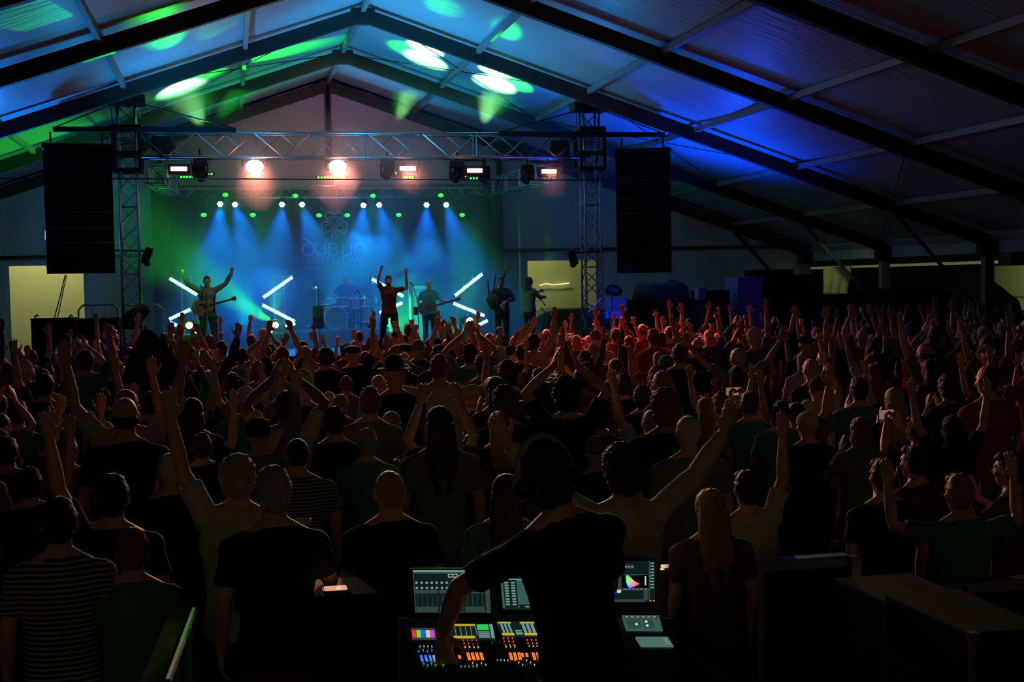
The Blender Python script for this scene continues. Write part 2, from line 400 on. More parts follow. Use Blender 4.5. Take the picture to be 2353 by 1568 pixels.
# neighbouring tent and trailer beyond the open side
def on_x(px, py, X):
    dd = CF*FPX + CR*(px-1176.5) - CU*(py-784.0); return CAM+dd*(X/dd.x)
zst = on_x(2120, 608, XRW+5.2).z
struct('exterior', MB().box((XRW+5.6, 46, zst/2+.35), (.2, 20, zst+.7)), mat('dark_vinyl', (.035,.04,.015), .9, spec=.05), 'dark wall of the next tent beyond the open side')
struct('exterior', MB().box((XRW+5.2, 45, zst), (.12, 18, .09)), mat('eave_strip', (.75,.75,.55), .6, emit=(.5,.6,.3), es=.14), 'pale faintly glowing edge strip of the next tent')  # brightness of the strip is put in as faint emission
X_ = XRW+4.8; yt0, yt1 = 27.5, on_x(2272, 650, X_).y
zt0 = on_x(2315, 611, X_).z; zs0 = on_x(2345, 718, X_).z; zr0 = on_x(2345, 682, X_).z
t = thing('trailer', (X_, (yt0+yt1)/2, 0), 'pale box trailer with a blue stripe parked outside behind the tarp', 'trailer')
MB().box((X_+.6, (yt0+yt1)/2, zt0/2+.25), (1.2, yt1-yt0, zt0-.5)).build('body', mat('trailer_skin', (.6,.62,.36), .5), t, bevel=.03)
MB().box((X_-.01, (yt0+yt1)/2, zs0), (.03, yt1-yt0-.1, .14)).build('stripe', mat('trailer_stripe', (.03,.08,.3), .5), t)
MB().box((X_-.01, (yt0+yt1)/2, zr0), (.03, yt1-yt0-.1, .03)).build('trim_rail', mat('trailer_rail', (.2,.2,.12), .5), t)
for yy in (yt0+1.2, yt0+2.2, yt1-1.2):
    MB().lathe([(.001,-.12),(.32,-.12),(.32,.12),(.001,.12)], Matrix.Translation((X_+.2, yy, .33)) @ Matrix.Rotation(R(90),4,'Y'), 20).build('wheel', ROPE, t)
# hanging cloth and rolled tarp at the open side
def cloth(name, pts, m, thick=.012, fold=.05, nx=14, ny=12, freq=3, parent=None):
    """draped sheet between four corners (tl, tr, br, bl)"""
    tl, tr, br, bl = [Vector(p) for p in pts]; mb = MB(); vs = []; fs = []
    nrm = (tr-tl).cross(bl-tl).normalized()
    for j in range(ny+1):
        for i in range(nx+1):
            u, v = i/nx, j/ny
            p = tl.lerp(tr, u).lerp(bl.lerp(br, u), v)
            p += nrm*fold*(math.sin(u*freq*6.28+v*1.5)*(.4+.6*v)+.4*math.sin(v*7+u*3))
            vs.append(p)
    n_ = nx+1
    for j in range(ny):
        for i in range(nx): fs.append((j*n_+i, j*n_+i+1, (j+1)*n_+i+1, (j+1)*n_+i))
    mb.add(vs, fs); o = mb.build(name, m, parent, smooth=True)
    s = o.modifiers.new('thickness', 'SOLIDIFY'); s.thickness = thick; return o
o = cloth('hanging_cloth', (at(1892, 614, 34), at(1957, 612, 34), at(1948, 676, 34), at(1893, 676, 34)), mat('pale_canvas', (.62,.66,.34), .8), fold=.03)
tag(o, 'pale creased cloth hanging in the dark gap beside the equipment cases', 'cloth')
for px in (1894, 1954):
    p = at(px, 614, 34); MB().tube([p, (p.x, p.y, roof_z(p.x)+.02)], .008, 5).build('hanging_cord', ROPE, o)
spot('yard_light', at(1900, 560, 32.0), at(1925, 645, 34), (.9, 1, .35), 26, 70, 1, .1)
t = thing('rolled_tarp', at(2310, 760, 27), 'dark rolled tarp tied back beside the open tent side', 'tarp')
mb = MB().tube([at(2268, 640, 27.4), at(2290, 672, 27.3), at(2316, 706, 27.2), at(2330, 735, 27.1), at(2318, 756, 27.1)], [.05, .17, .28, .24, .08], 12)
mb.build('tarp_body', mat('dark_tarp', (.03,.04,.03), .6, bump=(6, .8, (1,1,1))), t, smooth=True)
MB().tube([at(2326, 690, 27), at(2300, 716, 27)], .02, 6).build('tie_strap', ROPE, t)

# ================================================================== STAGE
SX0, SX1 = at(330, 700, 31).x-.3, at(1390, 700, 31).x+.2
SY0, SY1 = 29.6, 36.6
t = thing('stage_platform', ((SX0+SX1)/2, SY0, 0), 'low black stage platform spanning between the two lattice towers', 'stage')
MB().box(((SX0+SX1)/2, (SY0+SY1)/2, STG-.06), (SX1-SX0, SY1-SY0, .12)).build('deck', STAGEM, t, bevel=.01)
MB().box(((SX0+SX1)/2, SY0+.06, STG/2-.06), (SX1-SX0-.1, .03, STG-.12)).build('skirt', CURTAIN, t)
n_ = 8
for i in range(n_):
    x = SX0+.3+(SX1-SX0-.6)*i/(n_-1)
    MB().tube([(x, SY1-.3, 0), (x, SY1-.3, STG-.1)], .03, 6).build('leg', ALU, t)
# backdrop and side drapes
def drape(name, x0, x1, y, z0, z1, m, amp, freq, label, cat='curtain'):
    mb = MB(); n_ = max(24, int((x1-x0)*freq*9)); vs = []; fs = []
    for i in range(n_+1):
        x = x0+(x1-x0)*i/n_; w_ = amp*math.sin(x*freq*6.28)+amp*.3*math.sin(x*freq*17)
        vs += [(x, y+w_, z0), (x, y+w_*.7, z1)]
    for i in range(n_): fs.append((2*i, 2*i+2, 2*i+3, 2*i+1))
    mb.add(vs, fs); o = mb.build(name, m, smooth=True); s = o.modifiers.new('t', 'SOLIDIFY'); s.thickness = .006
    return tag(o, label, cat)
YB = 36.2
bx0, bx1 = at(392, 600, YB).x, at(1118, 600, YB).x
bz1 = at(760, 436, YB).z
bd = drape('backdrop_cloth', bx0, bx1, YB, STG, bz1, BANNERM, .03, .35, 'wide dark backdrop cloth at the rear of the stage carrying the festival emblem', 'backdrop')
bd['kind'] = 'thing'
drape('stage_curtain', at(1112, 600, YB).x, at(1152, 600, YB).x, YB-.12, STG, bz1+.2, CURTAIN, .06, 1.7, 'dark gathered curtain hanging beside the bagpiper end of the backdrop')
drape('stage_curtain', at(352, 600, YB).x, at(395, 600, YB).x, YB-.12, STG, bz1+.2, CURTAIN, .05, 1.3, 'dark gathered curtain hanging behind the acoustic guitarist end of the backdrop')
# emblem and lettering printed on the cloth (thin raised ink)
yb = YB-.075
def ink_path(pts, r, name='emblem_stroke', m=INK):
    P = [at(x, y, yb) for x, y in pts]
    return P, r
def strokes(name, lst, m, label):
    mb = MB()
    for pts, wpx in lst:
        P = [at(x, y, yb) for x, y in pts]
        # smooth the polyline
        Q = []
        for i in range(len(P)-1):
            p0, p1, p2, p3 = P[max(i-1, 0)], P[i], P[i+1], P[min(i+2, len(P)-1)]
            for k in range(5):
                t_ = k/5; Q.append(.5*((2*p1)+(-p0+p2)*t_+(2*p0-5*p1+4*p2-p3)*t_*t_+(-p0+3*p1-3*p2+p3)*t_**3))
        Q.append(P[-1]); r = wpx*yb/FPX/2
        vs = []; fs = []
        for i, q in enumerate(Q):
            d = (Q[min(i+1, len(Q)-1)]-Q[max(i-1, 0)]).normalized(); nrm = Vector((-d.z, 0, d.x))
            ww = r
            for dy in (0, .01):
                vs += [q+nrm*ww+Vector((0, dy, 0)), q-nrm*ww+Vector((0, dy, 0))]
        for i in range(len(Q)-1):
            a = 4*i; b = a+4
            fs += [(a, a+1, b+1, b), (a+2, b+2, b+3, a+3), (a, b, b+2, a+2), (a+1, a+3, b+3, b+1)]
        fs += [(0, 2, 3, 1), (4*len(Q)-4, 4*len(Q)-3, 4*len(Q)-1, 4*len(Q)-2)]
        mb.add(vs, fs)
    o = mb.build(name, m, bd); 
    if label: o['label'] = label
    return o
cx, cyy = 768, 522
strokes('emblem', [
 ([(768,522),(752,508),(748,494),(757,488),(768,492),(779,488),(788,494),(784,508),(768,522)], 4),
 ([(768,518),(759,505),(762,496),(768,500),(771,496),(777,503),(768,518)], 2.5),
 ([(766,522),(752,511),(741,512),(739,521),(741,532),(751,535),(768,524)], 4),
 ([(764,523),(752,517),(745,523),(752,530),(764,524)], 2.5),
 ([(770,522),(784,511),(795,512),(797,521),(795,532),(785,535),(770,524)], 4),
 ([(772,523),(784,517),(791,523),(784,530),(772,524)], 2.5),
 ([(768,524),(764,536),(762,546),(768,549),(774,545),(771,536),(768,524)], 3.2)], INK, 'pale interlaced shamrock emblem')
strokes('emblem_outline', [
 ([(766,516),(752,500),(741,496)], 2.2), ([(770,516),(784,500),(795,498)], 2.2), ([(758,528),(744,540),(738,545)], 2.2),
 ([(778,528),(792,540),(796,546)], 2.2)], INK2, 'brown lines of the shamrock emblem')
# uncial DUBLIN
strokes('lettering', [
 ([(697,548),(706,552),(716,560),(721,572),(718,583),(708,587),(698,583),(695,573),(700,563),(712,560)], 4.2),
 ([(728,560),(725,572),(729,583),(737,586),(746,580)], 4), ([(747,559),(747,575),(750,586)], 4), ([(724,560),(733,559)], 2.5),
 ([(757,560),(757,586)], 4.2), ([(754,560),(768,560),(774,565),(768,571),(758,572),(770,573),(778,579),(772,586),(755,586)], 3.4),
 ([(788,560),(788,584),(800,586),(806,584)], 4), ([(784,560),(792,559)], 2.5),
 ([(808,560),(808,586)], 4), ([(816,560),(816,586)], 4), ([(816,566),(824,559),(834,560),(840,568),(838,579)], 4)], INK, 'uncial letters reading DUBLIN')
def letters(txt, px, py, hpx, name, m, wpx=None):
    cu = bpy.data.curves.new(name, 'FONT'); cu.body = txt; cu.size = 1; cu.extrude = .004
    o = bpy.data.objects.new(name, cu); COL.objects.link(o)
    dg = bpy.context.evaluated_depsgraph_get(); dg.update()
    me = bpy.data.meshes.new_from_object(o.evaluated_get(dg)); bpy.data.objects.remove(o)
    xs = [v.co.x for v in me.vertices]; zs_ = [v.co.y for v in me.vertices]
    a, b = at(px, py, yb), at(px+(wpx or hpx), py+hpx, yb)
    sx = (b.x-a.x)/(max(xs)-min(xs)) if wpx else (a.z-b.z)/(max(zs_)-min(zs_)); sz = (a.z-b.z)/(max(zs_)-min(zs_))
    M = Matrix(((sx,0,0,a.x-min(xs)*sx),(0,0,1,yb),(0,sz,0,b.z-min(zs_)*sz),(0,0,0,1)))
    me.transform(M); me.materials.clear(); me.materials.append(m)
    o = bpy.data.objects.new(name, me); COL.objects.link(o); o.parent = bd; return o
letters('IRISH FESTIVAL', 697, 592, 12, 'lettering', INK, 141)['label'] = 'letters reading IRISH FESTIVAL'
letters('REELLY', 702, 611, 9, 'lettering', INK, 58)['label'] = 'small letters under the festival name'

# ------------------------------------------------------------------ trusses
def truss(name, a, b, size, label, cat='truss', group=None, step=None, m=ALU, r=.025, hsize=None, up=Vector((0,0,1)), sleeve=True):
    a, b = Vector(a), Vector(b); d = (b-a); L = d.length; d.normalize()
    if abs(d.z) > .9: u, v = Vector((1,0,0)), Vector((0,1,0))
    else: v = up; u = d.cross(v).normalized(); v = u.cross(d).normalized()
    hs = (hsize or size)/2; ws = size/2
    t = thing(name, a, label, cat, group)
    cs = [(-ws,-hs),(ws,-hs),(ws,hs),(-ws,hs)]
    for x, y in cs:
        MB().tube([a+u*x+v*y, b+u*x+v*y], r, 8).build('chord', m, t, smooth=True)
    st = step or (hs*2); n_ = max(2, round(L/st)); lac = MB()
    for f in range(4):
        (x0, y0_), (x1, y1_) = cs[f], cs[(f+1) % 4]
        for i in range(n_):
            p, q = a+d*(L*i/n_), a+d*(L*(i+1)/n_)
            if i % 2: lac.tube([p+u*x0+v*y0_, q+u*x1+v*y1_], r*.55, 6)
            else: lac.tube([p+u*x1+v*y1_, q+u*x0+v*y0_], r*.55, 6)
        for i in range(0, n_+1, 4):
            p = a+d*(L*i/n_); lac.tube([p+u*x0+v*y0_, p+u*x1+v*y1_], r*.7, 6)
    lac.build('lattice', m, t)
    return t
TW = .36
towers = []
for (px, ptop, name) in ((305, 226, 'left'), (1361, 242, 'right')):
    base = at(px, 720, YT-.1); x = base.x; zt_ = at(px, ptop, YT-.1).z
    dsc = 'lattice lighting tower between the yellow opening and the acoustic guitarist' if name == 'left' else 'lattice lighting tower standing in front of the pale panelled opening'
    tw = truss('lighting_tower', (x, YT-.1, 0.05), (x, YT-.1, zt_-.15), TW, 'tall aluminium '+dsc, 'tower', step=.36)
    MB().box((x, YT-.1, zt_-.05), (.80, .5, .20)).build('head_block', BLACK, tw, bevel=.02)
    zsl = at(px, 345, YT).z
    s_ = MB()
    for dx in (-1, 1):
        for dy in (-1, 1): s_.box((x+dx*.27, YT-.1+dy*.27, zsl), (.07, .07, .98))
    for zz in (-.45, -.1, .45):
        for dx in (-1, 1): s_.box((x+dx*.27, YT-.1, zsl+zz), (.08, .56, .09)); s_.box((x, YT-.1+dx*.27, zsl+zz), (.56, .08, .09))
    s_.build('sleeve_block', BLACK, tw, bevel=.01)
    MB().box((x, YT-.1, .03), (1.1, 1.1, .06)).build('base_plate', BLACK, tw)
    MB().tube([(x-.3, YT-.1, zt_-.2), (x-.28, YT-.1, zsl+.5)], .012, 5).build('hoist_chain', ROPE, tw)
    towers.append((x, zt_))
zf = at(832, 336, YT).z
xa, xb = towers[0][0]+.2, towers[1][0]-.2
truss('front_truss', (xa, YT, zf), (xb, YT, zf), .42, 'long box truss across the front of the stage carrying the pink floodlights', 'truss', hsize=.52, step=.60, r=.03)
sa, sb = at(338, 388, YT+.4), at(392, 428, YU)
truss('side_truss', (sa.x+.15, YT+.5, zf-.55), (sb.x, YU, at(390,432,YU).z), .42, 'lattice truss running back from the front truss on the acoustic guitarist side', step=.42, r=.022, hsize=.40)
sa, sb = at(1240, 390, YT+.4), at(1135, 430, YU)
truss('side_truss', (at(1250,388,YT+.5).x, YT+.5, zf-.55), (sb.x, YU, at(1135,432,YU).z), .42, 'lattice truss running back from the front truss above the bagpiper', step=.42, r=.022, hsize=.40)
a, b = at(392, 442, YU), at(1135, 442, YU)
truss('rear_truss', (a.x, YU, a.z), (b.x, YU, a.z), .30, 'slim hazy truss at the back of the stage above the blue spotlights', step=.35, r=.018)
# speaker outrigger beams with stays
def outrigger(x0, x1, ztop, xt, zt_, label):
    t = thing('rigging_beam', (xt, YT-.45, ztop), label, 'beam')
    MB().box(((x0+x1)/2, YT-.45, ztop), (x1-x0, .14, .10)).build('beam_bar', BLACK, t)
    for x in (x0+.03, x1-.03): MB().tube([(x, YT-.45, ztop+.04), (xt, YT-.35, zt_-.06)], .014, 6).build('stay_cable', ROPE, t)
    return t
bl0, bl1 = at(122, 297, YT-.45), at(542, 297, YT-.45)
outrigger(bl0.x, bl1.x, bl0.z, towers[0][0], towers[0][1], 'dark horizontal beam on the tower holding the speaker stack beside the yellow opening')
br0, br1 = at(1145, 308, YT-.45), at(1526, 312, YT-.45)
outrigger(br0.x, br1.x, br0.z, towers[1][0], towers[1][1], 'dark horizontal beam on the tower holding the speaker stack over the equipment cases')
# line arrays
def array(xc, ytop_px, ybot_px, wpx, y, rz, label, n_=8, tilt=1.0):
    ztop = at(xc, ytop_px, y).z; zbot = at(xc, ybot_px, y).z; x = at(xc, 480, y).x
    W = wpx*y/FPX; H = (ztop-zbot-.12)/n_; t = thing('line_array', (x, y, ztop), label, 'speaker stack')
    M = Matrix.Translation((x, y, 0)) @ Matrix.Rotation(rz, 4, 'Z')
    def L(mb): mb.v = [tuple(M @ Vector(v)) for v in mb.v]; return mb
    L(MB().box((0, 0, ztop-.03), (W*1.02, .75, .10))).build('flying_frame', BLACK, t, bevel=.01)
    for dx in (-.42, .42):
        L(MB().tube([(dx*W*.9, 0, ztop), (dx*W*.9, 0, ztop+.28)], .022, 6)).build('hoist_hook', BLACK, t)
    z = ztop-.10; yy = 0; th = 0
    for i in range(n_):
        th = R(tilt*(i*.8)**1.25)
        Rm = Matrix.Rotation(th, 3, 'X')
        c = Vector((0, yy, z))+Rm @ Vector((0, 0, -H/2))
        mb = MB()
        # trapezoid cabinet: front (towards the audience, -y) taller than the rear
        w2, d = W/2, .30; hf, hr = H/2*1.0, H/2*.84
        vs = [Vector((sx*w2*(1 if yy_ < 0 else .8), yy_, sz*(hf if yy_ < 0 else hr))) for yy_ in (-d, d) for sx in (-1, 1) for sz in (-1, 1)]
        vs = [c+Rm @ v for v in vs]
        mb.add(vs, [(0,1,3,2),(4,6,7,5),(0,4,5,1),(2,3,7,6),(0,2,6,4),(1,5,7,3)])
        cab = L(mb).build('speaker_cabinet', mat('speaker_grille', (.010,.010,.010), .85, spec=.1), t, bevel=.008)
        for sx in (-1, 1):
            g = MB()
            g.box(c+Rm @ Vector((sx*(w2-.03), 0, 0)), (.02, .5, H*.55), Rm); g.box(c+Rm @ Vector((sx*(w2-.015), .05, 0)), (.03, .12, H*.56), Rm)
            L(g).build('side_rigging', ALU, cab)
        step = Rm @ Vector((0, 0, -H)); z += step.z; yy += step.y*0.6
    return t
array(181, 336, 630, 142, 28.0, R(8), 'tall black hanging speaker stack in front of the yellow opening', 8, .35)
array(1478, 346, 626, 130, 28.3, R(-16), 'tall black hanging speaker stack over the side stage equipment', 8, .9)
o = MB().tube([at(150, 632, 28), at(136, 690, 28), at(122, 742, 28)], .012, 5).build('speaker_cable', ROPE); tag(o, 'twin cable trailing down from the speaker stack by the yellow opening', 'cable')
o = MB().tube([at(153, 632, 28.05), at(141, 690, 28.05), at(130, 742, 28.05)], .010, 5).build('speaker_cable', ROPE); tag(o, 'inner cable trailing down across the yellow opening', 'cable')
# ------------------------------------------------------------------ lamps on the trusses
def frame_at(p, target):
    q = (Vector(target)-Vector(p)).to_track_quat('-Z', 'Y'); return Matrix.Translation(p) @ q.to_matrix().to_4x4()
def xf(mb, M): mb.v = [tuple(M @ Vector(v)) for v in mb.v]; return mb
where = ['above the acoustic guitarist','second along, above the acoustic guitar neck','above the drummer','above the singer','above the bass guitarist','at the tower end of the front truss']
for i, (px, py, e, wd) in enumerate(BLINDERS):
    p = at(px, py, YT-.20)
    t = thing('flood_light', p, 'glowing pink floodlight '+where[i], 'stage light', 'pink floodlights on the front truss')
    MB().box(p+Vector((0, .10, 0)), (.46, .16, .22)).build('housing', BLACK, t, bevel=.02)
    st = {0: 4, 1: 22, 2: 26, 3: 14, 4: 5, 5: 6}[i]
    if i in (1, 2):
        MB().lathe([(0.001,.03),(.10,.02),(.15,-.0),(.15,-.02)], Matrix.Translation(p-Vector((0,.0,0))) @ Matrix.Rotation(R(90), 4, 'X') @ Matrix.Diagonal((1.25,.95,1,1)), 24).build('lens', emat('blinder_glow%d' % i, (1,.62,.52), st), t, smooth=True)
    else:
        MB().box(p+Vector((0, .005, 0)), (.34, .03, .09)).build('lens', emat('blinder_glow%d' % i, (1,.42,.30), st), t, bevel=.01)
    MB().tube([p+Vector((-.26,.1,0)), p+Vector((-.26,.1,.22)), p+Vector((.26,.1,.22)), p+Vector((.26,.1,0))], .014, 6).build('yoke', BLACK, t)
    MB().tube([p+Vector((0,.1,.22)), (p.x, p.y+.1, zf-.24)], .018, 6).build('clamp', BLACK, t)
for i, (px, py, tx, ty) in enumerate(BLUES):
    p = at(px, py, YU-.2); tg = at(tx, ty, YU-3.4); M = frame_at(p, tg)
    t = thing('wash_lamp', p, 'round blue white stage spotlight hanging %s' % ['farthest over the acoustic guitarist','second along over the acoustic guitarist','over the gap beside the drum kit','over the cymbals beside the emblem','over the drummer beside the emblem','over the singer','over the bass guitarist','last of its row beside the dark curtain'][i], 'stage light', 'blue spotlights on the rear truss')
    xf(MB().lathe([(.001,.22),(.07,.20),(.095,.10),(.10,0),(.09,.002)], None, 18), M).build('housing', BLACK, t, smooth=True)
    lens = MB()
    lens.ell(p+Vector((0,-.02,0)), (.038,.02,.038))
    for k in range(6):
        lens.ell(p+Vector((.052*math.cos(k*R(60)), -.02, .052*math.sin(k*R(60)))), (.026,.015,.026), None, 10, 6)
    lens.build('lens', emat('blue_lens', (.30,.55,1.0), 14), t, smooth=True)
    MB().tube([p+Vector((0,.05,.1)), (p.x, YU, at(px, 446, YU).z-.1)], .012, 6).build('clamp', BLACK, t)
for i, (px, py) in enumerate(GREENS):
    p = at(px, py, YU-.3)
    t = thing('green_lamp', p, 'small green stage lamp %s' % ['over the acoustic guitarist, in the upper row','over the cymbals, in the upper row','over the singer, in the upper row','over the bass guitarist, in the upper row','at the guitarist end of the lower row','second along the lower row','beside the emblem on its cymbal side','beside the emblem on its singer side','over the bass guitarist, in the lower row','at the curtain end of the lower row'][i], 'stage light', 'green lamps on the rear truss')
    MB().ell(p, (.075,.05,.055)).build('lens', emat('green_lens', (.02,1,.06), 1.6), t, smooth=True)
    MB().ell(p+Vector((.01,-.04,.005)), (.02,.02,.018)).build('hot_spot', emat('green_hot', (.3,1,.35), 3), t, smooth=True)
    MB().lathe([(.001,.20),(.06,.18),(.085,.06),(.08,.02)], Matrix.Translation(p) @ Matrix.Rotation(R(-70), 4, 'X'), 14).build('housing', BLACK, t, smooth=True)
    MB().tube([p+Vector((0,.1,.05)), (p.x+.03, YU, at(px, 446, YU).z)], .012, 6).build('clamp', BLACK, t)
# green LED bars under the front truss
for i, (x0, x1, py) in enumerate([(413,446,407),(475,490,400),(565,601,405),(728,794,408),(893,920,398),(926,951,408),(1062,1071,405),(1078,1115,410)]):
    a, b = at(x0, py, YT+1.6), at(x1, py, YT+1.6)
    t = thing('light_bar', a, 'black batten with a row of green dots %s' % ['below the first pink floodlight','beside the hanging moving head over the guitarist','below the second pink floodlight','below the brightest pink floodlight','beside the fourth pink floodlight','below the fourth pink floodlight','beside the fifth pink floodlight','below the fifth pink floodlight'][i], 'stage light', 'green dotted light bars')
    MB().box((a+b)/2+Vector((0,.04,0)), ((b-a).x+.06, .07, .09)).build('housing', BLACK, t, bevel=.005)
    n_ = max(2, round((x1-x0)/7)); 
    for k in range(n_):
        c = a.lerp(b, (k+.5)/n_)
        MB().box(c, (.042, .02, .042)).build('diode', emat('green_diode', (.05,1,.10), 2.2), t)
# hanging moving heads
def moving_head(p, tg, label, sc=1.0, m=BLACK):
    t = thing('moving_head', p, label, 'stage light')
    MB().box(p+Vector((0,0,.13*sc)), (.30*sc,.24*sc,.16*sc)).build('base', m, t, bevel=.02)
    for s_ in (-1, 1): MB().box(p+Vector((s_*.15*sc,0,-.04*sc)), (.04*sc,.14*sc,.30*sc)).build('yoke', m, t, bevel=.01)
    M = frame_at(p+Vector((0,0,-.10*sc)), tg)
    xf(MB().lathe([(.001,.18*sc),(.08*sc,.17*sc),(.115*sc,.05*sc),(.12*sc,-.14*sc),(.10*sc,-.15*sc),(.001,-.13*sc)], None, 20), M).build('head', m, t, smooth=True)
    MB().tube([p+Vector((0,0,.2*sc)), p+Vector((0,0,.42*sc))], .02, 6).build('clamp', m, t)
    return t
for i, (px, py, tx, ty, sc) in enumerate([(460,388,425,188,1),(890,388,975,128,.95),(1050,392,1150,180,1),(1112,398,1150,180,.8),(1212,398,1300,200,.9)]):
    moving_head(at(px, py, YT+.1), roofpt(tx, ty), 'black moving head lamp hanging %s' % ['between the first two pink floodlights','between the brightest and fourth pink floodlights','between the fourth and fifth pink floodlights','close beside the fifth pink floodlight','between the fifth and last pink floodlights'][i], sc)
for i, (px, py) in enumerate([(372,330),(1282,338)]):
    t = thing('chain_hoist', at(px, py, YT+.3), 'dark motor hoist box inside the %s end of the front truss' % ['guitarist','tower'][i], 'hoist')
    p = at(px, py, YT-.0)
    MB().box(p, (.42,.3,.30)).build('motor', BLACK, t, bevel=.04); MB().lathe([(.14,-.16),(.16,0),(.14,.16)], Matrix.Translation(p+Vector((.12,0,-.05))), 14).build('chain_bag', CURTAIN, t)
for i, (px, py, s_) in enumerate([(338,588,1),(1315,592,-1)]):
    p = at(px, py, YT-.35)
    t = thing('tower_lamp', p, 'dark side lamp bracketed to the tower %s' % ['beside the acoustic guitarist','in front of the panelled opening'][i], 'stage light')
    MB().box(p, (.16,.2,.36), Matrix.Rotation(R(20)*s_, 3, 'Y')).build('housing', BLACK, t, bevel=.03)
    MB().tube([p+Vector((0,.1,.1)), p+Vector((-s_*.45,.1,.12)), p+Vector((-s_*.75,.1,.12))], .02, 6).build('bracket', BLACK, t)
    MB().ell(p+Vector((0,-.05,-.18)), (.07,.07,.05)).build('snout', BLACK, t)
V3 = lambda *q: Vector(q)
# ------------------------------------------------------------------ light tube stands
TUBES = [[((390,640),(453,678)),((389,734),(438,711)),((391,741),(416,753)),((448,765),(463,770))],
         [((605,684),(672,637)),((603,701),(677,739)),((655,752),(678,743)),((615,766),(625,760))],
         [((854,641),(926,681)),((924,696),(872,720))],
         [((1045,680),(1108,630)),((1041,697),(1113,726)),((1096,749),(1120,737)),((1055,768),(1078,758))]]
STANDX = [(417,440),(629,652),(872,892),(1064,1086)]
TUBEM = emat('tube_glow', (.16,.42,1.0), 6)
for i, (tl, sx_) in enumerate(zip(TUBES, STANDX)):
    y = YTUBE+.12; a, b = at(sx_[0], 634, y), at(sx_[1], 634, y)
    nm = ['behind the acoustic guitarist','beside the drum kit','behind the singer','behind the bass guitar headstock'][i]
    t = thing('light_stand', (a.x, y, STG), 'silvery ladder stand for crossed light tubes %s' % nm, 'stand', 'ladder stands for the light tubes')
    for p in (a, b): MB().box((p.x, y, (STG+a.z)/2), (.035,.035,a.z-STG)).build('upright', ALU, t)
    n_ = 5
    for k in range(n_):
        z = a.z-.02-(a.z-STG-.1)*k/(n_-1)
        MB().box(((a.x+b.x)/2, y, z), (b.x-a.x, .03, .03)).build('rung', ALU, t)
    for j, (p0, p1) in enumerate(tl):
        P0, P1 = at(*p0, YTUBE), at(*p1, YTUBE)
        tt = thing('light_tube', P0, 'glowing blue white light tube %s, %s' % (nm, ['uppermost of its stand','the middle one, slanting','short lower one','smallest one near the deck'][j]), 'light tube', 'glowing light tubes')
        d = (P1-P0).normalized()
        MB().tube([P0, P1], .042, 10, 'round').build('glow', TUBEM, tt, smooth=True)
        MB().tube([P0-d*.04, P0], .045, 8).build('end_cap', BLACKP, tt)
        MB().tube([P1, P1+d*.04], .045, 8).build('end_cap', BLACKP, tt)
        pm_ = P0.lerp(P1, .5); ux = min((a.x, b.x), key=lambda q: abs(q-pm_.x)); tq = min(.95, max(.05, (ux-P0.x)/(P1.x-P0.x))); pc = P0.lerp(P1, tq)
        MB().tube([pc+V3(0,.03,0), V3(ux, y, max(pc.z, STG+.05))], .014, 6).build('clamp', BLACKP, tt)
# floor beam lamps
for i, (px, py, yy) in enumerate(FLOORG):
    p = at(px, py, yy); r = [.075,.075,.085][i]
    t = thing('floor_lamp_head', p, 'round floor lamp glaring green white %s' % ['beside the acoustic guitarist','beside the drum kit','below the crossed tubes of the bass guitarist'][i], 'stage light', 'green glaring floor lamps')
    MB().ell(p-Vector((0,.03,0)), (r,.03,r)).build('lens', emat('green_white', (.42,1,.45), 18), t, smooth=True)
    MB().lathe([(r*1.7,-.02),(r*1.9,.1),(r*1.5,.25),(.001,.3)], Matrix.Translation(p) @ Matrix.Rotation(R(-90), 4, 'X'), 20).build('head', BLACKP, t, smooth=True)
    for s_ in (-1, 1): MB().box(p+Vector((s_*.2,.1,-.08)), (.05,.14,.36)).build('yoke', BLACKP, t, bevel=.015)
    MB().box((p.x, p.y+.1, (STG+p.z-.2)/2+.0), (.42,.36,max(.1, p.z-.2-STG))).build('base', BLACKP, t, bevel=.02)
# ================================================================== PEOPLE
def voxel(mb, name, vox, ratio, smooth_it=3, noise_amp=0, noise_sc=9, keep=None):
    """fuse overlapping closed shapes into one continuous skin"""
    me = mb.mesh(name); o = bpy.data.objects.new(name, me); COL.objects.link(o)
    r = o.modifiers.new('r', 'REMESH'); r.mode = 'VOXEL'; r.voxel_size = vox; r.adaptivity = 0
    s = o.modifiers.new('s', 'SMOOTH'); s.iterations = smooth_it; s.factor = .5
    d = o.modifiers.new('d', 'DECIMATE'); d.ratio = ratio
    dg = bpy.context.evaluated_depsgraph_get(); dg.update()
    out = bpy.data.meshes.new_from_object(o.evaluated_get(dg)); bpy.data.objects.remove(o); bpy.data.meshes.remove(me)
    if noise_amp:
        for v in out.vertices:
            n = noise.noise(v.co*noise_sc); n2 = noise.noise(v.co*noise_sc*2.7+Vector((5,3,1)))
            v.co += v.normal*(n*noise_amp+n2*noise_amp*.5)
    out.polygons.foreach_set('use_smooth', [True]*len(out.polygons)); out.name = name
    return out
def V(*a): return Vector(a)
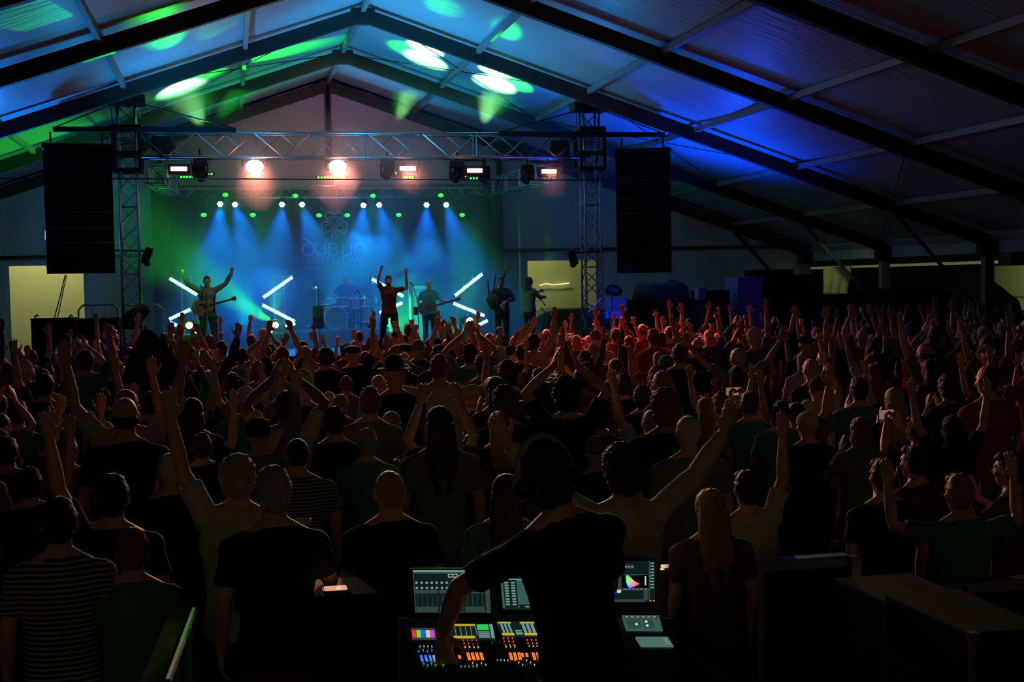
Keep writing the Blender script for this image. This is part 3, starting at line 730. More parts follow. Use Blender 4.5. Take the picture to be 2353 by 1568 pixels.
def hand(mb, wr, d, nrm, side, kind='open', k=1.0):
    """wr wrist, d pointing direction, nrm palm side, side: +1 thumb towards d x nrm"""
    d = d.normalized(); nrm = (nrm-d*nrm.dot(d)).normalized(); lat = d.cross(nrm)*side
    M = Matrix((lat, d, nrm)).transposed()
    mb.ell(wr+d*.052*k, (.041*k, .056*k, .017*k), M)
    mb.tube([wr-d*.02, wr+d*.03*k], [.026*k, .024*k], 10, True, .8)
    curl = {'open': .12, 'relax': .42, 'fist': 1.45, 'grip': 1.0, 'point': 1.4}[kind]
    for i, (off, ln) in enumerate(((.030,.072), (.010,.080), (-.011,.075), (-.031,.060))):
        c = curl
        if kind == 'point' and i == 0: c = .05
        p = wr+d*(.092-.006*abs(i-1.2))*k+lat*off*k; ang = 0; pts = [p-d*.03]; pts.append(p)
        spread = lat*(off*4.5)*(0 if kind in ('fist', 'grip') else 1)
        for s, f in enumerate((.44, .31, .25)):
            ang += c*(1.0 if s else .8)
            dd = (d*math.cos(ang)+nrm*math.sin(ang)+spread*math.cos(ang)).normalized(); p = p+dd*ln*f*k; pts.append(p)
        mb.tube(pts, [.0092*k, .0098*k, .0090*k, .0085*k, .0072*k], 8, 'round')
    b = wr+d*.022*k+lat*.024*k
    if kind in ('fist', 'grip', 'point'): pts = [b, b+(lat*.6+d*.7+nrm*.4)*.035*k, b+(lat*.25+d*.9+nrm*.9)*.055*k, b+(-lat*.2+d*.9+nrm*1.1)*.062*k]
    else: pts = [b, b+(lat*.75+d*.55+nrm*.15)*.036*k, b+(lat*.72+d*.85+nrm*.2)*.062*k, b+(lat*.66+d*1.0+nrm*.25)*.078*k]
    mb.tube(pts, [.013*k, .012*k, .010*k, .0085*k], 8, 'round')
SH = .185
def default_arm(s):
    return dict(e=V(s*.235, -.03, 1.17), w=V(s*.25, .05, .93), d=V(0, .15, -1), n=V(-s, 0, 0), kind='relax')
def fill(p):
    q = {}
    for k, s in (('L', -1), ('R', 1)):
        a = default_arm(s); a.update(p.get(k, {})); q[k] = a
    q['lean'] = p.get('lean', 0); q['legs'] = p.get('legs'); q['girth'] = p.get('girth', 1.0); q['head'] = p.get('head', V(0, .01, 0)); q['sit'] = p.get('sit', False)
    return q
def shoulder(a, s):
    up = (a['e'].z-1.40)/.28
    return V(s*(SH-.03*max(0, up)), 0, 1.398+.062*max(0, min(1, up)))
def torso_secs(g=1.0, inf=0.0):
    return [(0,0,.80,.135*g+inf,.10*g+inf),(0,0,.90,.168*g+inf,.118*g+inf),(0,.0,1.00,.158*g+inf,.112*g+inf),(0,.0,1.10,.145*g+inf,.105*g+inf),(0,.005,1.22,.160*g+inf,.115*g+inf),
            (0,.005,1.33,.178*g+inf,.118*g+inf),(0,0,1.39,.165*g+inf,.098*g+inf),(0,-.005,1.435,.115*g+inf,.078*g+inf),(0,-.005,1.475,.070+inf*.5,.064+inf*.5)]
def legs_of(p):
    if p['legs']: return p['legs']
    if p['sit']: return [(V(s*.10,0,.88), V(s*.18,.42,.86), V(s*.20,.46,.44), V(s*.20,.46,.44)+V(0,.16,-.03)) for s in (-1,1)]
    return [(V(s*.095,0,.88), V(s*.11,.02,.48), V(s*.115,-.02,.09), V(s*.125,.12,.04)) for s in (-1,1)]
def head_shapes(mb, c, face=True):
    mb.ell(c+V(0,0,.015), (.074,.094,.108)); mb.ell(c+V(0,-.022,.03), (.072,.080,.085))
    mb.ell(c+V(0,.035,-.055), (.052,.055,.062)); mb.ell(c+V(0,.066,-.088), (.024,.022,.022))     # jaw, chin
    mb.tube([c+V(0,.088,.022), c+V(0,.108,-.012), c+V(0,.112,-.022)], [.009,.013,.014], 8, 'round')  # nose
    mb.ell(c+V(0,.083,-.054), (.026,.014,.0075)); mb.ell(c+V(0,.081,-.067), (.022,.014,.008))       # lips
    for s in (-1, 1):
        mb.ell(c+V(s*.077,-.008,-.005), (.010,.020,.032)); mb.ell(c+V(s*.030,.083,.030), (.026,.012,.010))  # ear, brow
        mb.ell(c+V(s*.038,.068,-.022), (.024,.022,.024))                                                    # cheek
def body_mesh(name, pose, vox=.0095, ratio=.34, hs=1.0):
    p = fill(pose); mb = MB(); g = p['girth']
    mb.loft(torso_secs(g)+[(0,-.002,1.53,.056,.060)], 24)
    c = V(0,.012,1.635)+p['head']
    mb.tube([V(0,-.008,1.44), V(0,.0,1.52), c+V(0,-.01,-.02)], [.066,.058,.056], 12, True)
    head_shapes(mb, c)
    for k, s in (('L',-1),('R',1)):
        a = p[k]; sh = shoulder(a, s)
        mb.ell(sh+V(0,0,-.005), (.056,.058,.058)); mb.tube([V(s*.03,-.012,1.50), sh.lerp(V(s*.03,-.012,1.50), .35), sh+V(0,0,.005)], [.042,.044,.046], 10, True)
        m1 = sh.lerp(a['e'], .45); m2 = a['e'].lerp(a['w'], .35)
        mb.tube([sh.lerp(V(0,0,1.40), .3), sh, m1, a['e'], m2, a['w']], [.055,.053,.047,.038,.040,.026], 12, 'round')
        hand(mb, a['w'], a['d'], a['n'], 1 if a.get('t', s) > 0 else -1, a['kind'], hs)
    for (h, kn, an, toe) in legs_of(p):
        mb.tube([h, h.lerp(kn, .5), kn, kn.lerp(an, .35), an], [.092,.078,.055,.056,.038], 12, 'round')
        mb.ell(an.lerp(toe, .45)+V(0,0,-.035), (.045,.125,.042)) if not p['sit'] else mb.ell(an.lerp(toe,.45), (.045,.12,.04))
    return voxel(mb, name, vox, ratio, 3)
def shirt_mesh(name, pose, long=False, vox=.014, ratio=.4, loose=.018):
    p = fill(pose); mb = MB(); g = p['girth']
    secs = [s for s in torso_secs(g, loose) if s[2] > .82]; secs[0] = (0,0,.86,.175*g+loose,.128*g+loose)
    mb.loft(secs, 24)
    mb.tube([V(0,-.012,1.45), V(0,-.008,1.492)], [.086,.072], 14)
    for k, s in (('L',-1),('R',1)):
        a = p[k]; sh = shoulder(a, s)
        mb.ell(sh+V(0,0,-.006), (.056+loose*.8,.060+loose*.8,.058+loose*.6)); mb.tube([V(s*.035,-.012,1.475), sh.lerp(V(s*.035,-.012,1.475), .4), sh+V(0,0,.002)], [.050,.054,.050+loose*.5], 12, True)
        if long: mb.tube([sh.lerp(V(0,0,1.38), .4), sh, sh.lerp(a['e'],.5), a['e'], a['e'].lerp(a['w'],.5), a['e'].lerp(a['w'],.93)], [.07,.066,.062,.053,.050,.038], 12)
        else: mb.tube([sh.lerp(V(0,0,1.36), .5), sh, sh.lerp(a['e'],.45), sh.lerp(a['e'],.72)], [.068,.064,.062,.062], 14)
    return voxel(mb, name, vox, ratio, 2, .006, 11)
def trouser_mesh(name, pose, short=False):
    p = fill(pose); mb = MB(); g = p['girth']
    mb.loft([(0,0,.79,.145*g,.112*g),(0,0,.90,.178*g,.128*g),(0,0,.99,.168*g,.122*g)], 20)
    for (h, kn, an, toe) in legs_of(p):
        if short: mb.tube([h, h.lerp(kn,.5), kn.lerp(an,.05)], [.108,.098,.085], 12)
        else: mb.tube([h, h.lerp(kn,.5), kn, kn.lerp(an,.5), an.lerp(kn,.08)], [.106,.092,.072,.066,.062], 12)
    return voxel(mb, name, .016, .4, 2, .005, 10)
HC = V(0,.022,1.635)
def hair_mesh(kind, vox=.0065):
    c = HC; mb = MB(); amp, sc = .004, 40
    if kind == 'short':
        amp, sc = .006, 48
        mb.ell(c+V(0,-.016,.028), (.083,.094,.104)); mb.ell(c+V(0,-.045,-.02), (.070,.058,.075)); mb.ell(c+V(0,.045,.085), (.062,.052,.035))
    elif kind == 'crop':
        mb.ell(c+V(0,-.018,.030), (.077,.086,.093)); mb.ell(c+V(0,-.045,-.015), (.064,.052,.065)); amp = .0015
    elif kind == 'curly':
        mb.ell(c+V(0,-.016,.045), (.100,.108,.112)); mb.ell(c+V(0,-.045,-.03), (.085,.070,.08)); amp, sc = .016, 34
    elif kind == 'fuzzy':
        mb.ell(c+V(0,-.018,.030), (.092,.100,.104)); mb.ell(c+V(0,-.048,-.025), (.082,.060,.07)); amp, sc = .009, 55
    elif kind == 'long':
        mb.ell(c+V(0,-.014,.028), (.089,.098,.102)); mb.loft([(0,-.105,1.22,.075,.022),(0,-.100,1.32,.098,.035),(0,-.080,1.45,.100,.048),(0,-.050,1.58,.094,.072),(0,-.030,1.66,.086,.085)], 18); amp, sc = .004, 30
    elif kind == 'bob':
        mb.ell(c+V(0,-.014,.028), (.092,.100,.103)); mb.loft([(0,-.055,1.50,.085,.060),(0,-.045,1.56,.098,.080),(0,-.030,1.64,.092,.085)], 18); amp, sc = .005, 32
    elif kind == 'ponytail':
        mb.ell(c+V(0,-.014,.026), (.082,.095,.100)); mb.tube([c+V(0,-.10,.05), c+V(0,-.15,.03), c+V(0,-.155,-.08), c+V(0,-.13,-.20)], [.028,.034,.032,.012], 10, 'round'); amp, sc = .003, 30
    elif kind == 'rim':
        mb.ell(c+V(0,-.034,-.012), (.0765,.068,.062))
        amp = .003
    me = voxel(mb, 'hair_'+kind, vox, .55, 1, amp, sc)
    me.materials.append(HAIRM); return me
def cap_mesh(kind):
    c = HC; mb = MB()
    if kind == 'cap_back':   # brim towards the camera
        mb.ell(c+V(0,-.006,.045), (.087,.104,.092)); mb.ell(c+V(0,-.105,.008), (.062,.060,.010))
    elif kind == 'cap':
        mb.ell(c+V(0,-.006,.045), (.087,.104,.092)); mb.ell(c+V(0,.125,.035), (.066,.075,.010)); mb.ell(c+V(0,-.006,.137), (.008,.008,.006))
    elif kind == 'flatcap':
        mb.ell(c+V(0,.012,.085), (.105,.135,.045)); mb.ell(c+V(0,-.02,.06), (.088,.100,.05))
    elif kind == 'brimhat':
        mb.ell(c+V(0,0,.09), (.085,.10,.085)); mb.ell(c+V(0,0,.052), (.155,.175,.014))
    me = voxel(mb, kind, .0085, .5, 2, .001, 20); me.materials.append(CLOTH); return me
HAIRS = {k: hair_mesh(k) for k in ('short','crop','curly','fuzzy','long','bob','ponytail','rim')}
CAPS = {k: cap_mesh(k) for k in ('cap_back','cap','flatcap','brimhat')}
UPN = V(0,1,0)
POSES = {
 'down': {},
 'folded': dict(L=dict(e=V(-.26,.02,1.17), w=V(-.10,.20,1.16), d=V(1,.1,.1), n=V(0,-1,0)), R=dict(e=V(.26,.02,1.17), w=V(.10,.22,1.13), d=V(-1,.1,.05), n=V(0,-1,0))),
 'both_up': dict(L=dict(e=V(-.30,.04,1.66), w=V(-.33,.08,1.92), d=V(-.1,0,1), n=UPN, kind='open'), R=dict(e=V(.31,.04,1.65), w=V(.37,.09,1.90), d=V(.15,0,1), n=UPN, kind='open')),
 'both_wide': dict(L=dict(e=V(-.39,.04,1.60), w=V(-.55,.08,1.80), d=V(-.5,0,1), n=UPN, kind='open'), R=dict(e=V(.39,.04,1.60), w=V(.56,.08,1.80), d=V(.4,0,1), n=UPN, kind='open')),
 'overhead_clap': dict(L=dict(e=V(-.28,.06,1.67), w=V(-.09,.12,1.84), d=V(.35,.1,1), n=V(1,0,-.2), kind='open'), R=dict(e=V(.28,.06,1.67), w=V(.09,.12,1.84), d=V(-.35,.1,1), n=V(-1,0,-.2), kind='open')),
 'arms_high': dict(L=dict(e=V(-.24,.03,1.70), w=V(-.14,.06,1.95), d=V(.2,0,1), n=UPN, kind='relax'), R=dict(e=V(.24,.03,1.70), w=V(.14,.06,1.95), d=V(-.2,0,1), n=UPN, kind='relax')),
 'right_up': dict(R=dict(e=V(.25,.04,1.69), w=V(.27,.08,1.95), d=V(.05,0,1), n=UPN, kind='open')),
 'left_up': dict(L=dict(e=V(-.26,.04,1.69), w=V(-.30,.08,1.94), d=V(-.08,0,1), n=UPN, kind='open')),
 'right_point': dict(R=dict(e=V(.26,.10,1.66), w=V(.25,.20,1.91), d=V(0,.2,1), n=UPN, kind='point')),
 'left_fist': dict(L=dict(e=V(-.28,.08,1.64), w=V(-.27,.16,1.89), d=V(0,.1,1), n=UPN, kind='fist')),
 'clap': dict(L=dict(e=V(-.26,.12,1.25), w=V(-.07,.30,1.42), d=V(.2,.3,1), n=V(1,0,0), kind='open'), R=dict(e=V(.26,.12,1.25), w=V(.07,.30,1.42), d=V(-.2,.3,1), n=V(-1,0,0), kind='open')),
 'bent_up': dict(L=dict(e=V(-.40,.06,1.45), w=V(-.40,.14,1.70), d=V(.05,.1,1), n=UPN, kind='relax'), R=dict(e=V(.40,.06,1.45), w=V(.42,.14,1.70), d=V(-.05,.1,1), n=UPN, kind='open')),
 'holding_up': dict(R=dict(e=V(.29,.14,1.60), w=V(.22,.24,1.84), d=V(-.1,.1,1), n=V(-1,.2,0), kind='grip')),
 'cup_low': dict(R=dict(e=V(.26,.08,1.20), w=V(.20,.31,1.30), d=V(-.3,.3,.8), n=V(-1,.2,0), kind='grip')),
 'phone': dict(L=dict(e=V(-.24,.16,1.45), w=V(-.07,.32,1.66), d=V(.15,.2,1), n=V(.8,-.6,0), kind='grip'), R=dict(e=V(.24,.16,1.45), w=V(.07,.32,1.66), d=V(-.15,.2,1), n=V(-.8,-.6,0), kind='grip')),
}
BODY = {}; SHIRT = {}
TROUS = trouser_mesh('trousers_mesh', {}); TROUS.materials.append(CLOTH)
for k, p in POSES.items():
    m_ = body_mesh('body_'+k, p); m_.materials.append(SKIN); BODY[k] = m_
    for lg in (False, True):
        if lg and k in ('right_point', 'left_fist', 'bent_up'): continue
        m_ = shirt_mesh('shirt_%s_%d' % (k, lg), p, lg); m_.materials.append(CLOTH); SHIRT[k, lg] = m_
STRIPE = bpy.data.materials.new('striped_cloth'); STRIPE.use_nodes = True
def _stripe():
    nt = STRIPE.node_tree; bs = nt.nodes['Principled BSDF']; bs.inputs['Roughness'].default_value = .9; bs.inputs['Specular IOR Level'].default_value = .2
    tc = nt.nodes.new('ShaderNodeTexCoord'); sp = nt.nodes.new('ShaderNodeSeparateXYZ'); nt.links.new(tc.outputs['Object'], sp.inputs[0])
    m1 = nt.nodes.new('ShaderNodeMath'); m1.operation = 'MULTIPLY'; m1.inputs[1].default_value = 42; nt.links.new(sp.outputs['Z'], m1.inputs[0])
    m2 = nt.nodes.new('ShaderNodeMath'); m2.operation = 'FRACT'; nt.links.new(m1.outputs[0], m2.inputs[0])
    m3 = nt.nodes.new('ShaderNodeMath'); m3.operation = 'GREATER_THAN'; m3.inputs[1].default_value = .62; nt.links.new(m2.outputs[0], m3.inputs[0])
    mx = nt.nodes.new('ShaderNodeMix'); mx.data_type = 'RGBA'; mx.inputs[6].default_value = (.03,.03,.035,1); mx.inputs[7].default_value = (.45,.44,.38,1)
    nt.links.new(m3.outputs[0], mx.inputs[0]); nt.links.new(mx.outputs[2], bs.inputs['Base Color'])
_stripe()
def striped(b, label=None):
    s = [o for o in b.children if o.name.startswith('shirt')][0]; s.material_slots[0].link = 'OBJECT'; s.material_slots[0].material = STRIPE
    b['label'] = label
def obj(name, me, parent=None, col=(1,1,1), loc=(0,0,0)):
    o = bpy.data.objects.new(name, me); COL.objects.link(o); o.parent = parent; o.color = (*col, 1); o.location = loc; return o
SKINS = {'light': (.55,.33,.23), 'tan': (.42,.24,.15), 'brown': (.20,.10,.06), 'dark': (.09,.045,.028)}
HCOL = {'brown': (.06,.032,.018), 'dark': (.018,.014,.012), 'grey': (.38,.37,.36), 'white': (.62,.60,.56), 'blond': (.38,.26,.12), 'red': (.24,.07,.025), 'black': (.008,.008,.009)}
CCOL = {'black': (.012,.012,.014), 'white': (.62,.62,.58), 'grey': (.18,.18,.19), 'navy': (.015,.022,.07), 'green': (.03,.22,.07), 'teal': (.04,.30,.26), 'olive': (.18,.19,.08), 'red': (.38,.03,.03),
        'cream': (.55,.50,.34), 'maroon': (.12,.015,.02), 'blue': (.05,.12,.35), 'brown': (.12,.07,.04), 'yellow': (.55,.42,.06), 'pale': (.45,.47,.42)}
ALLP = []
def person(x, y, ztop, pose, hair, hcol, cloth, rot=0, skin='light', long=False, cap=None, ccap='pale', trousers='navy', label=None, group=None, width=1.0, floor=0.0, extra=None):
    sc = max(.84, min(1.10, (ztop-floor)/(1.765 if (cap or hair in ('curly',)) else 1.745)))
    b = obj('person', BODY[pose], None, SKINS[skin], (x, y, ztop-sc*1.75 if floor is None else floor))
    b.scale = (sc*width, sc, sc); b.rotation_euler = (0, 0, R(rot))
    obj('shirt', SHIRT[pose, long] if (pose, long) in SHIRT else SHIRT[pose, False], b, CCOL[cloth])
    obj('trousers', TROUS, b, CCOL[trousers])
    if hair: obj('hair', HAIRS[hair], b, HCOL[hcol])
    if cap: obj('cap' if cap != 'brimhat' else 'hat', CAPS[cap], b, CCOL[ccap])
    tag(b, label, 'person', group); ALLP.append((x, y, sc)); return b
# a custom figure with a pose of its own
def figure(x, y, floor, height, pose, hair, hcol, cloth, rot, skin, label, long=False, trousers='black', cap=None, ccap='black', vox=.0085, mats=None, group=None, tilt=0, roll=0, trs=True, beard=None, loose=.018):
    b = obj('person', body_mesh('body_own', pose, vox, .45), None, SKINS[skin], (x, y, floor)); b.data.materials.append(SKIN)
    sc = height/1.755; b.scale = (sc, sc, sc); b.rotation_euler = (tilt, R(roll), R(rot))
    s = shirt_mesh('shirt_own', pose, long, .012, .5, loose); s.materials.append(CLOTH); obj('shirt', s, b, CCOL[cloth])
    t_ = trouser_mesh('trousers_own', pose); t_.materials.append(CLOTH); obj('trousers', t_, b, CCOL[trousers])
    hd = V(*pose.get('head', V(0,.01,0)))-V(0,.01,0)
    if hair: obj('hair', HAIRS[hair], b, HCOL[hcol], hd)
    if beard:
        mb = MB(); mb.ell(HC+V(0,.045,-.075), (.055,.048,.052)); mb.ell(HC+V(0,.07,-.042), (.03,.022,.012)); m_ = voxel(mb, 'beard', .008, .6, 1, .004, 40); m_.materials.append(HAIRM); obj('beard', m_, b, HCOL[beard], hd)
    if cap: obj('cap', CAPS[cap], b, CCOL[ccap], hd)
    mb = MB()
    for s_ in (-1, 1): mb.ell(HC+V(s_*.030,.078,.012)+hd, (.012,.010,.009), None, 8, 6)
    e = mb.build('eyes', mat('eye_white', (.6,.6,.6), .2)); e.parent = b
    return tag(b, label, 'person', group)
def scaleloc(b, v): return b.matrix_world @ v
# ------------------------------------------------------------------ the band
def head_x(px, y): return at(px, 640, y).x
# acoustic guitarist, both fists up
gx, gy = at(477, 700, 31.0).x, 31.0
gp = dict(L=dict(e=V(-.40,.0,1.58), w=V(-.55,.04,1.84), d=V(-.05,.0,1), n=UPN, kind='fist'), R=dict(e=V(.40,.0,1.58), w=V(.52,.04,1.83), d=V(.05,0,1), n=UPN, kind='fist'),
          legs=[(V(-.10,0,.88), V(-.14,.04,.48), V(-.16,.0,.09), V(-.19,.12,.04)), (V(.10,0,.88), V(.13,.04,.48), V(.15,.0,.09), V(.18,.12,.04))])
gtop = at(476, 635, gy).z
figure(gx, gy, STG, gtop-STG, gp, 'short', 'dark', 'grey', 180, 'tan', 'guitarist facing the crowd with both fists raised and a pale acoustic guitar slung in front', long=True, trousers='navy')
# acoustic guitar
def guitar(name, body_c, neck_end, y, blen, bw, thick, label, m, elec=False, tiltm=None):
    c, e = Vector(body_c), Vector(neck_end); d = (e-c); d.y = 0; L = d.length; d.normalize()
    n = Vector((0,-1,0)); u = d.cross(n).normalized()  # d along neck
    M = Matrix(((d.x,u.x,n.x,c.x),(d.y,u.y,n.y,y),(d.z,u.z,n.z,c.z),(0,0,0,1)))
    t = thing(name, (c.x, y, c.z), label, 'guitar')
    out = []
    for k in range(40):
        a = 2*math.pi*k/40; x = math.cos(a)
        wv = bw/2*(1 if x < 0 else .78)*(abs(math.sin(a))**.75)*(1-.26*math.exp(-((x-.12)/.28)**2))
        out.append((x*blen/2, math.copysign(wv, math.sin(a))))
    MB().prism(out, thick, M).build('body', m, t, bevel=.008)
    neck = MB().prism([(blen*.3,-.026),(L*.86,-.022),(L*.86,.022),(blen*.3,.026)], .025, M @ Matrix.Translation((0,0,thick/2+.012)))
    neck.build('neck', DWOOD, t)
    hd = MB().prism([(L*.85,-.022),(L*.88,-.035),(L,-.040),(L,.040),(L*.88,.035),(L*.85,.022)], .018, M @ Matrix.Translation((0,0,thick/2+.006)))
    h = hd.build('headstock', DWOOD, t)
    pg = MB()
    for k in range(3):
        for s in (-1, 1): pg.ell(M @ Vector((L*(.89+.035*k), s*.050, thick/2)), (.012,.010,.012), None, 8, 5)
    pg.build('tuning_pegs', CHROME, h)
    if not elec:
        MB().lathe([(.001,.0),(.05,.0),(.052,.003)], M @ Matrix.Translation((blen*.12,0,thick/2+.001)), 20).build('sound_hole', BLACK, t)
        MB().prism([(-blen*.27,-.075),(-blen*.22,-.075),(-blen*.22,.075),(-blen*.27,.075)], .012, M @ Matrix.Translation((0,0,thick/2+.006))).build('bridge', DWOOD, t)
        MB().prism([(blen*.10,-.055),(-blen*.05,-.09),(-blen*.16,-.075),(-blen*.06,-.03)], .004, M @ Matrix.Translation((0,0,thick/2+.002))).build('pickguard', BLACK, t)
    else:
        for k in (-.08, .06, .16): MB().prism([(k*blen-.012,-.035),(k*blen+.012,-.035),(k*blen+.012,.035),(k*blen-.012,.035)], .012, M @ Matrix.Translation((0,0,thick/2+.006))).build('pickup', BLACKP, t)
    return t
pb, pe = at(466, 706, gy-.24), at(543, 685, gy-.24)
guitar('acoustic_guitar', pb, pe, gy-.24, .50, .40, .10, 'reddish wooden acoustic guitar hanging on the guitarist with raised fists', WOOD)
st = MB().tube([V(gx-.17,gy-.17,STG+.78), V(gx-.14,gy-.17,STG+1.20), V(gx-.10,gy-.10,STG+1.47), V(gx+.02,gy+.12,STG+1.45), V(gx+.16,gy-.10,STG+1.38), V(gx+.15,gy-.20,STG+.98)], .018, 6).build('guitar_strap', BLACK); tag(st, 'black strap of the acoustic guitar over the guitarist\'s chest', 'guitar strap')
# singer
sx, sy = at(894, 700, 30.7).x, 30.7
sp_ = dict(L=dict(e=V(-.26,.10,1.62), w=V(-.20,.14,1.86), d=V(.22,.0,1), n=V(.7,.7,0), kind='relax'), R=dict(e=V(.42,.04,1.46), w=V(.405,.10,1.76), d=V(-.05,.0,1), n=V(-.5,.8,0), kind='open', t=-1),
           legs=[(V(-.10,0,.88), V(-.13,.08,.48), V(-.15,.0,.09), V(-.18,.12,.04)), (V(.10,0,.88), V(.16,.05,.48), V(.20,.0,.09), V(.24,.12,.04))])
# the figure faces the crowd, so its own left arm stands at +x of the picture
sp2 = dict(L=dict(sp_['R']), R=dict(sp_['L']), legs=sp_['legs'])
for k, a in sp2.items():
    if k in 'LR':
        for q in ('e','w','d','n'): v = a[q].copy(); v.x = -v.x; a[q] = v
        a.pop('t', None)
figure(sx, sy, STG, at(893, 634, sy).z-STG, sp2, 'short', 'dark', 'maroon', 180, 'tan', 'singer in a dark open waistcoat with both hands raised, at the middle of the stage', long=False, trousers='black', beard='dark')
vs_ = shirt_mesh('waistcoat', {'L': dict(e=V(-.2,0,1.3)), 'R': dict(e=V(.2,0,1.3))}, False, .014, .4, .02)
bpy.data.meshes.remove(vs_)
# drummer
dx, dy = at(796, 680, 34.6).x, 34.6
dtop = at(796, 630, dy).z
dp = dict(L=dict(e=V(-.33,.06,1.20), w=V(-.22,.30,1.10), d=V(.2,1,-.1), n=V(0,0,-1), kind='grip'), R=dict(e=V(.33,.06,1.20), w=V(.22,.30,1.12), d=V(-.2,1,0), n=V(0,0,-1), kind='grip'), sit=True, girth=1.1)
figure(dx, dy, dtop-1.80, 1.80, dp, 'crop', 'dark', 'blue', 180, 'light', 'drummer seated behind the drum kit, almost lost in blue haze', trousers='black')
rz_ = dtop-1.80+.44-.06
t = thing('drum_riser', (dx, dy, STG), 'low black riser under the drum kit', 'platform')
MB().box((dx-.1, dy-.35, (STG+rz_)/2), (2.6, 2.2, max(.12, rz_-STG))).build('deck', STAGEM, t, bevel=.01)
t = thing('drum_stool', (dx, dy, rz_), 'round stool under the drummer', 'stool')
MB().lathe([(.001,0),(.17,0),(.17,.07),(.001,.08)], Matrix.Translation((dx, dy, rz_+.36)), 18).build('seat', BLACK, t); MB().tube([(dx,dy,rz_), (dx,dy,rz_+.37)], .025, 8).build('post', CHROME, t)
def drum(c, r, h, label, axis='z', tilt=0):
    t = thing('drum', c, label, 'drum'); M = Matrix.Translation(c) @ (Matrix.Rotation(R(90), 4, 'X') if axis == 'y' else Matrix.Rotation(tilt, 4, 'X'))
    xf(MB().lathe([(r,-h/2),(r,h/2)], None, 28), M).build('shell', DRUMS, t, smooth=True)
    for z in (-h/2, h/2):
        xf(MB().lathe([(.001,z),(r*.97,z)], None, 28), M).build('drum_head', DRUMH if axis != 'y' else mat('bass_drum_head', (.05,.06,.07), .4), t)
        xf(MB().lathe([(r*.97,z-.012),(r*1.04,z-.012),(r*1.04,z+.012),(r*.97,z+.012),(r*.97,z-.012)], None, 28), M).build('hoop', CHROME, t, smooth=True)
    lg = MB()
    for k in range(8): a = k*R(45); lg.tube([(r*1.03*math.cos(a), r*1.03*math.sin(a), -h*.35), (r*1.03*math.cos(a), r*1.03*math.sin(a), h*.35)], .006, 5)
    xf(lg, M).build('tension_rods', CHROME, t); return t
def cymbal(p, r, label, tilt=0, base=None, m=BRASS):
    t = thing('cymbal', p, label, 'cymbal'); M = Matrix.Translation(p) @ Matrix.Rotation(tilt, 4, 'Y') @ Matrix.Rotation(R(8), 4, 'X')
    MB().lathe([(.001,.035),(.03,.033),(.05,.012),(r,-.012),(r,-.016),(.05,.006),(.001,.025)], M, 28).build('disc', m, t, smooth=True)
    b = base or STG; MB().tube([(p[0],p[1],b+.45), (p[0],p[1],p[2]+.06)], .010, 6).build('stand_rod', CHROME, t)
    for k in range(3):
        a = k*R(120)+.4; MB().tube([(p[0],p[1],b+.42), (p[0]+.22*math.cos(a),p[1]+.22*math.sin(a),b+.01)], .008, 6).build('leg', CHROME, t)
    return t
ky = dy-.55
drum(at(771, 730, ky-.35)+V(0,0,0), .29, .42, 'large bass drum, its dark front facing the crowd', 'y')
drum(at(788, 697, ky-.15), .16, .24, 'rack tom above the bass drum', tilt=R(-12))
drum(at(812, 700, ky-.1), .17, .26, 'second rack tom beside the singer side of the bass drum', tilt=R(-12))
drum(at(838, 722, ky), .21, .40, 'floor tom on the singer side of the kit')
drum(at(757, 715, ky), .20, .36, 'floor tom on the guitarist side of the kit')
drum(at(800, 712, ky+.25), .18, .15, 'snare drum in front of the drummer')
for (px, py, r, tl, lb) in [(727,661,.21,2,'thin pale cymbal, highest of the kit'),(750,684,.24,-8,'green lit tilted cymbal on the guitarist side of the kit'),(754,703,.15,4,'low hi-hat cymbal glowing green'),(837,684,.20,0,'level bright cymbal beside the singer'),(817,689,.10,2,'small cymbal over the rack toms'),(856,652,.10,-3,'small high cymbal behind the singer\'s raised arm')]:
    cymbal(at(px, py, ky-.1), r, lb, R(tl), rz_)
t = thing('water_bottle', at(864, 697, ky+.2), 'clear water bottle standing on a small drum side table', 'bottle'); p = at(864, 698, ky+.2)
MB().lathe([(.001,0),(.035,0),(.037,.12),(.015,.17),(.015,.20),(.001,.20)], Matrix.Translation(p), 14).build('bottle_body', mat('clear_plastic', (.3,.6,.7), .1), t, smooth=True)
MB().lathe([(.017,.18),(.017,.21),(.001,.21)], Matrix.Translation(p), 12).build('cap', mat('bottle_cap', (.1,.4,.5), .4), t)
t = thing('side_table', (p.x, p.y, rz_), 'small round side table by the drum kit', 'table')
MB().lathe([(.001,.0),(.16,0),(.16,.02),(.001,.02)], Matrix.Translation((p.x-.08, p.y, p.z-.03)), 20).build('top', BLACK, t); MB().tube([(p.x-.08, p.y, rz_+.01),(p.x-.08, p.y, p.z-.02)], .02, 6).build('post', CHROME, t)
# bass guitarist
bx, by = at(986, 700, 32.2).x, 32.2
bp = dict(L=dict(e=V(-.30,.10,1.20), w=V(-.52,.28,1.17), d=V(-.8,.2,.3), n=V(0,1,.2), kind='grip'), R=dict(e=V(.30,-.02,1.18), w=V(.20,.22,1.06), d=V(-.8,.1,-.3), n=V(0,-1,0), kind='relax'), girth=1.08)
figure(bx, by, STG, at(985, 643, by).z-STG, bp, 'crop', 'grey', 'teal', 180, 'light', 'bass guitarist with cropped hair glowing green, turned to his strings', trousers='black')
guitar('electric_guitar', at(982, 708, by-.27), at(1058, 686, by-.27), by-.27, .46, .36, .05, 'dark electric bass guitar held by the green lit musician', mat('guitar_lacquer', (.05,.07,.05), .25), True)
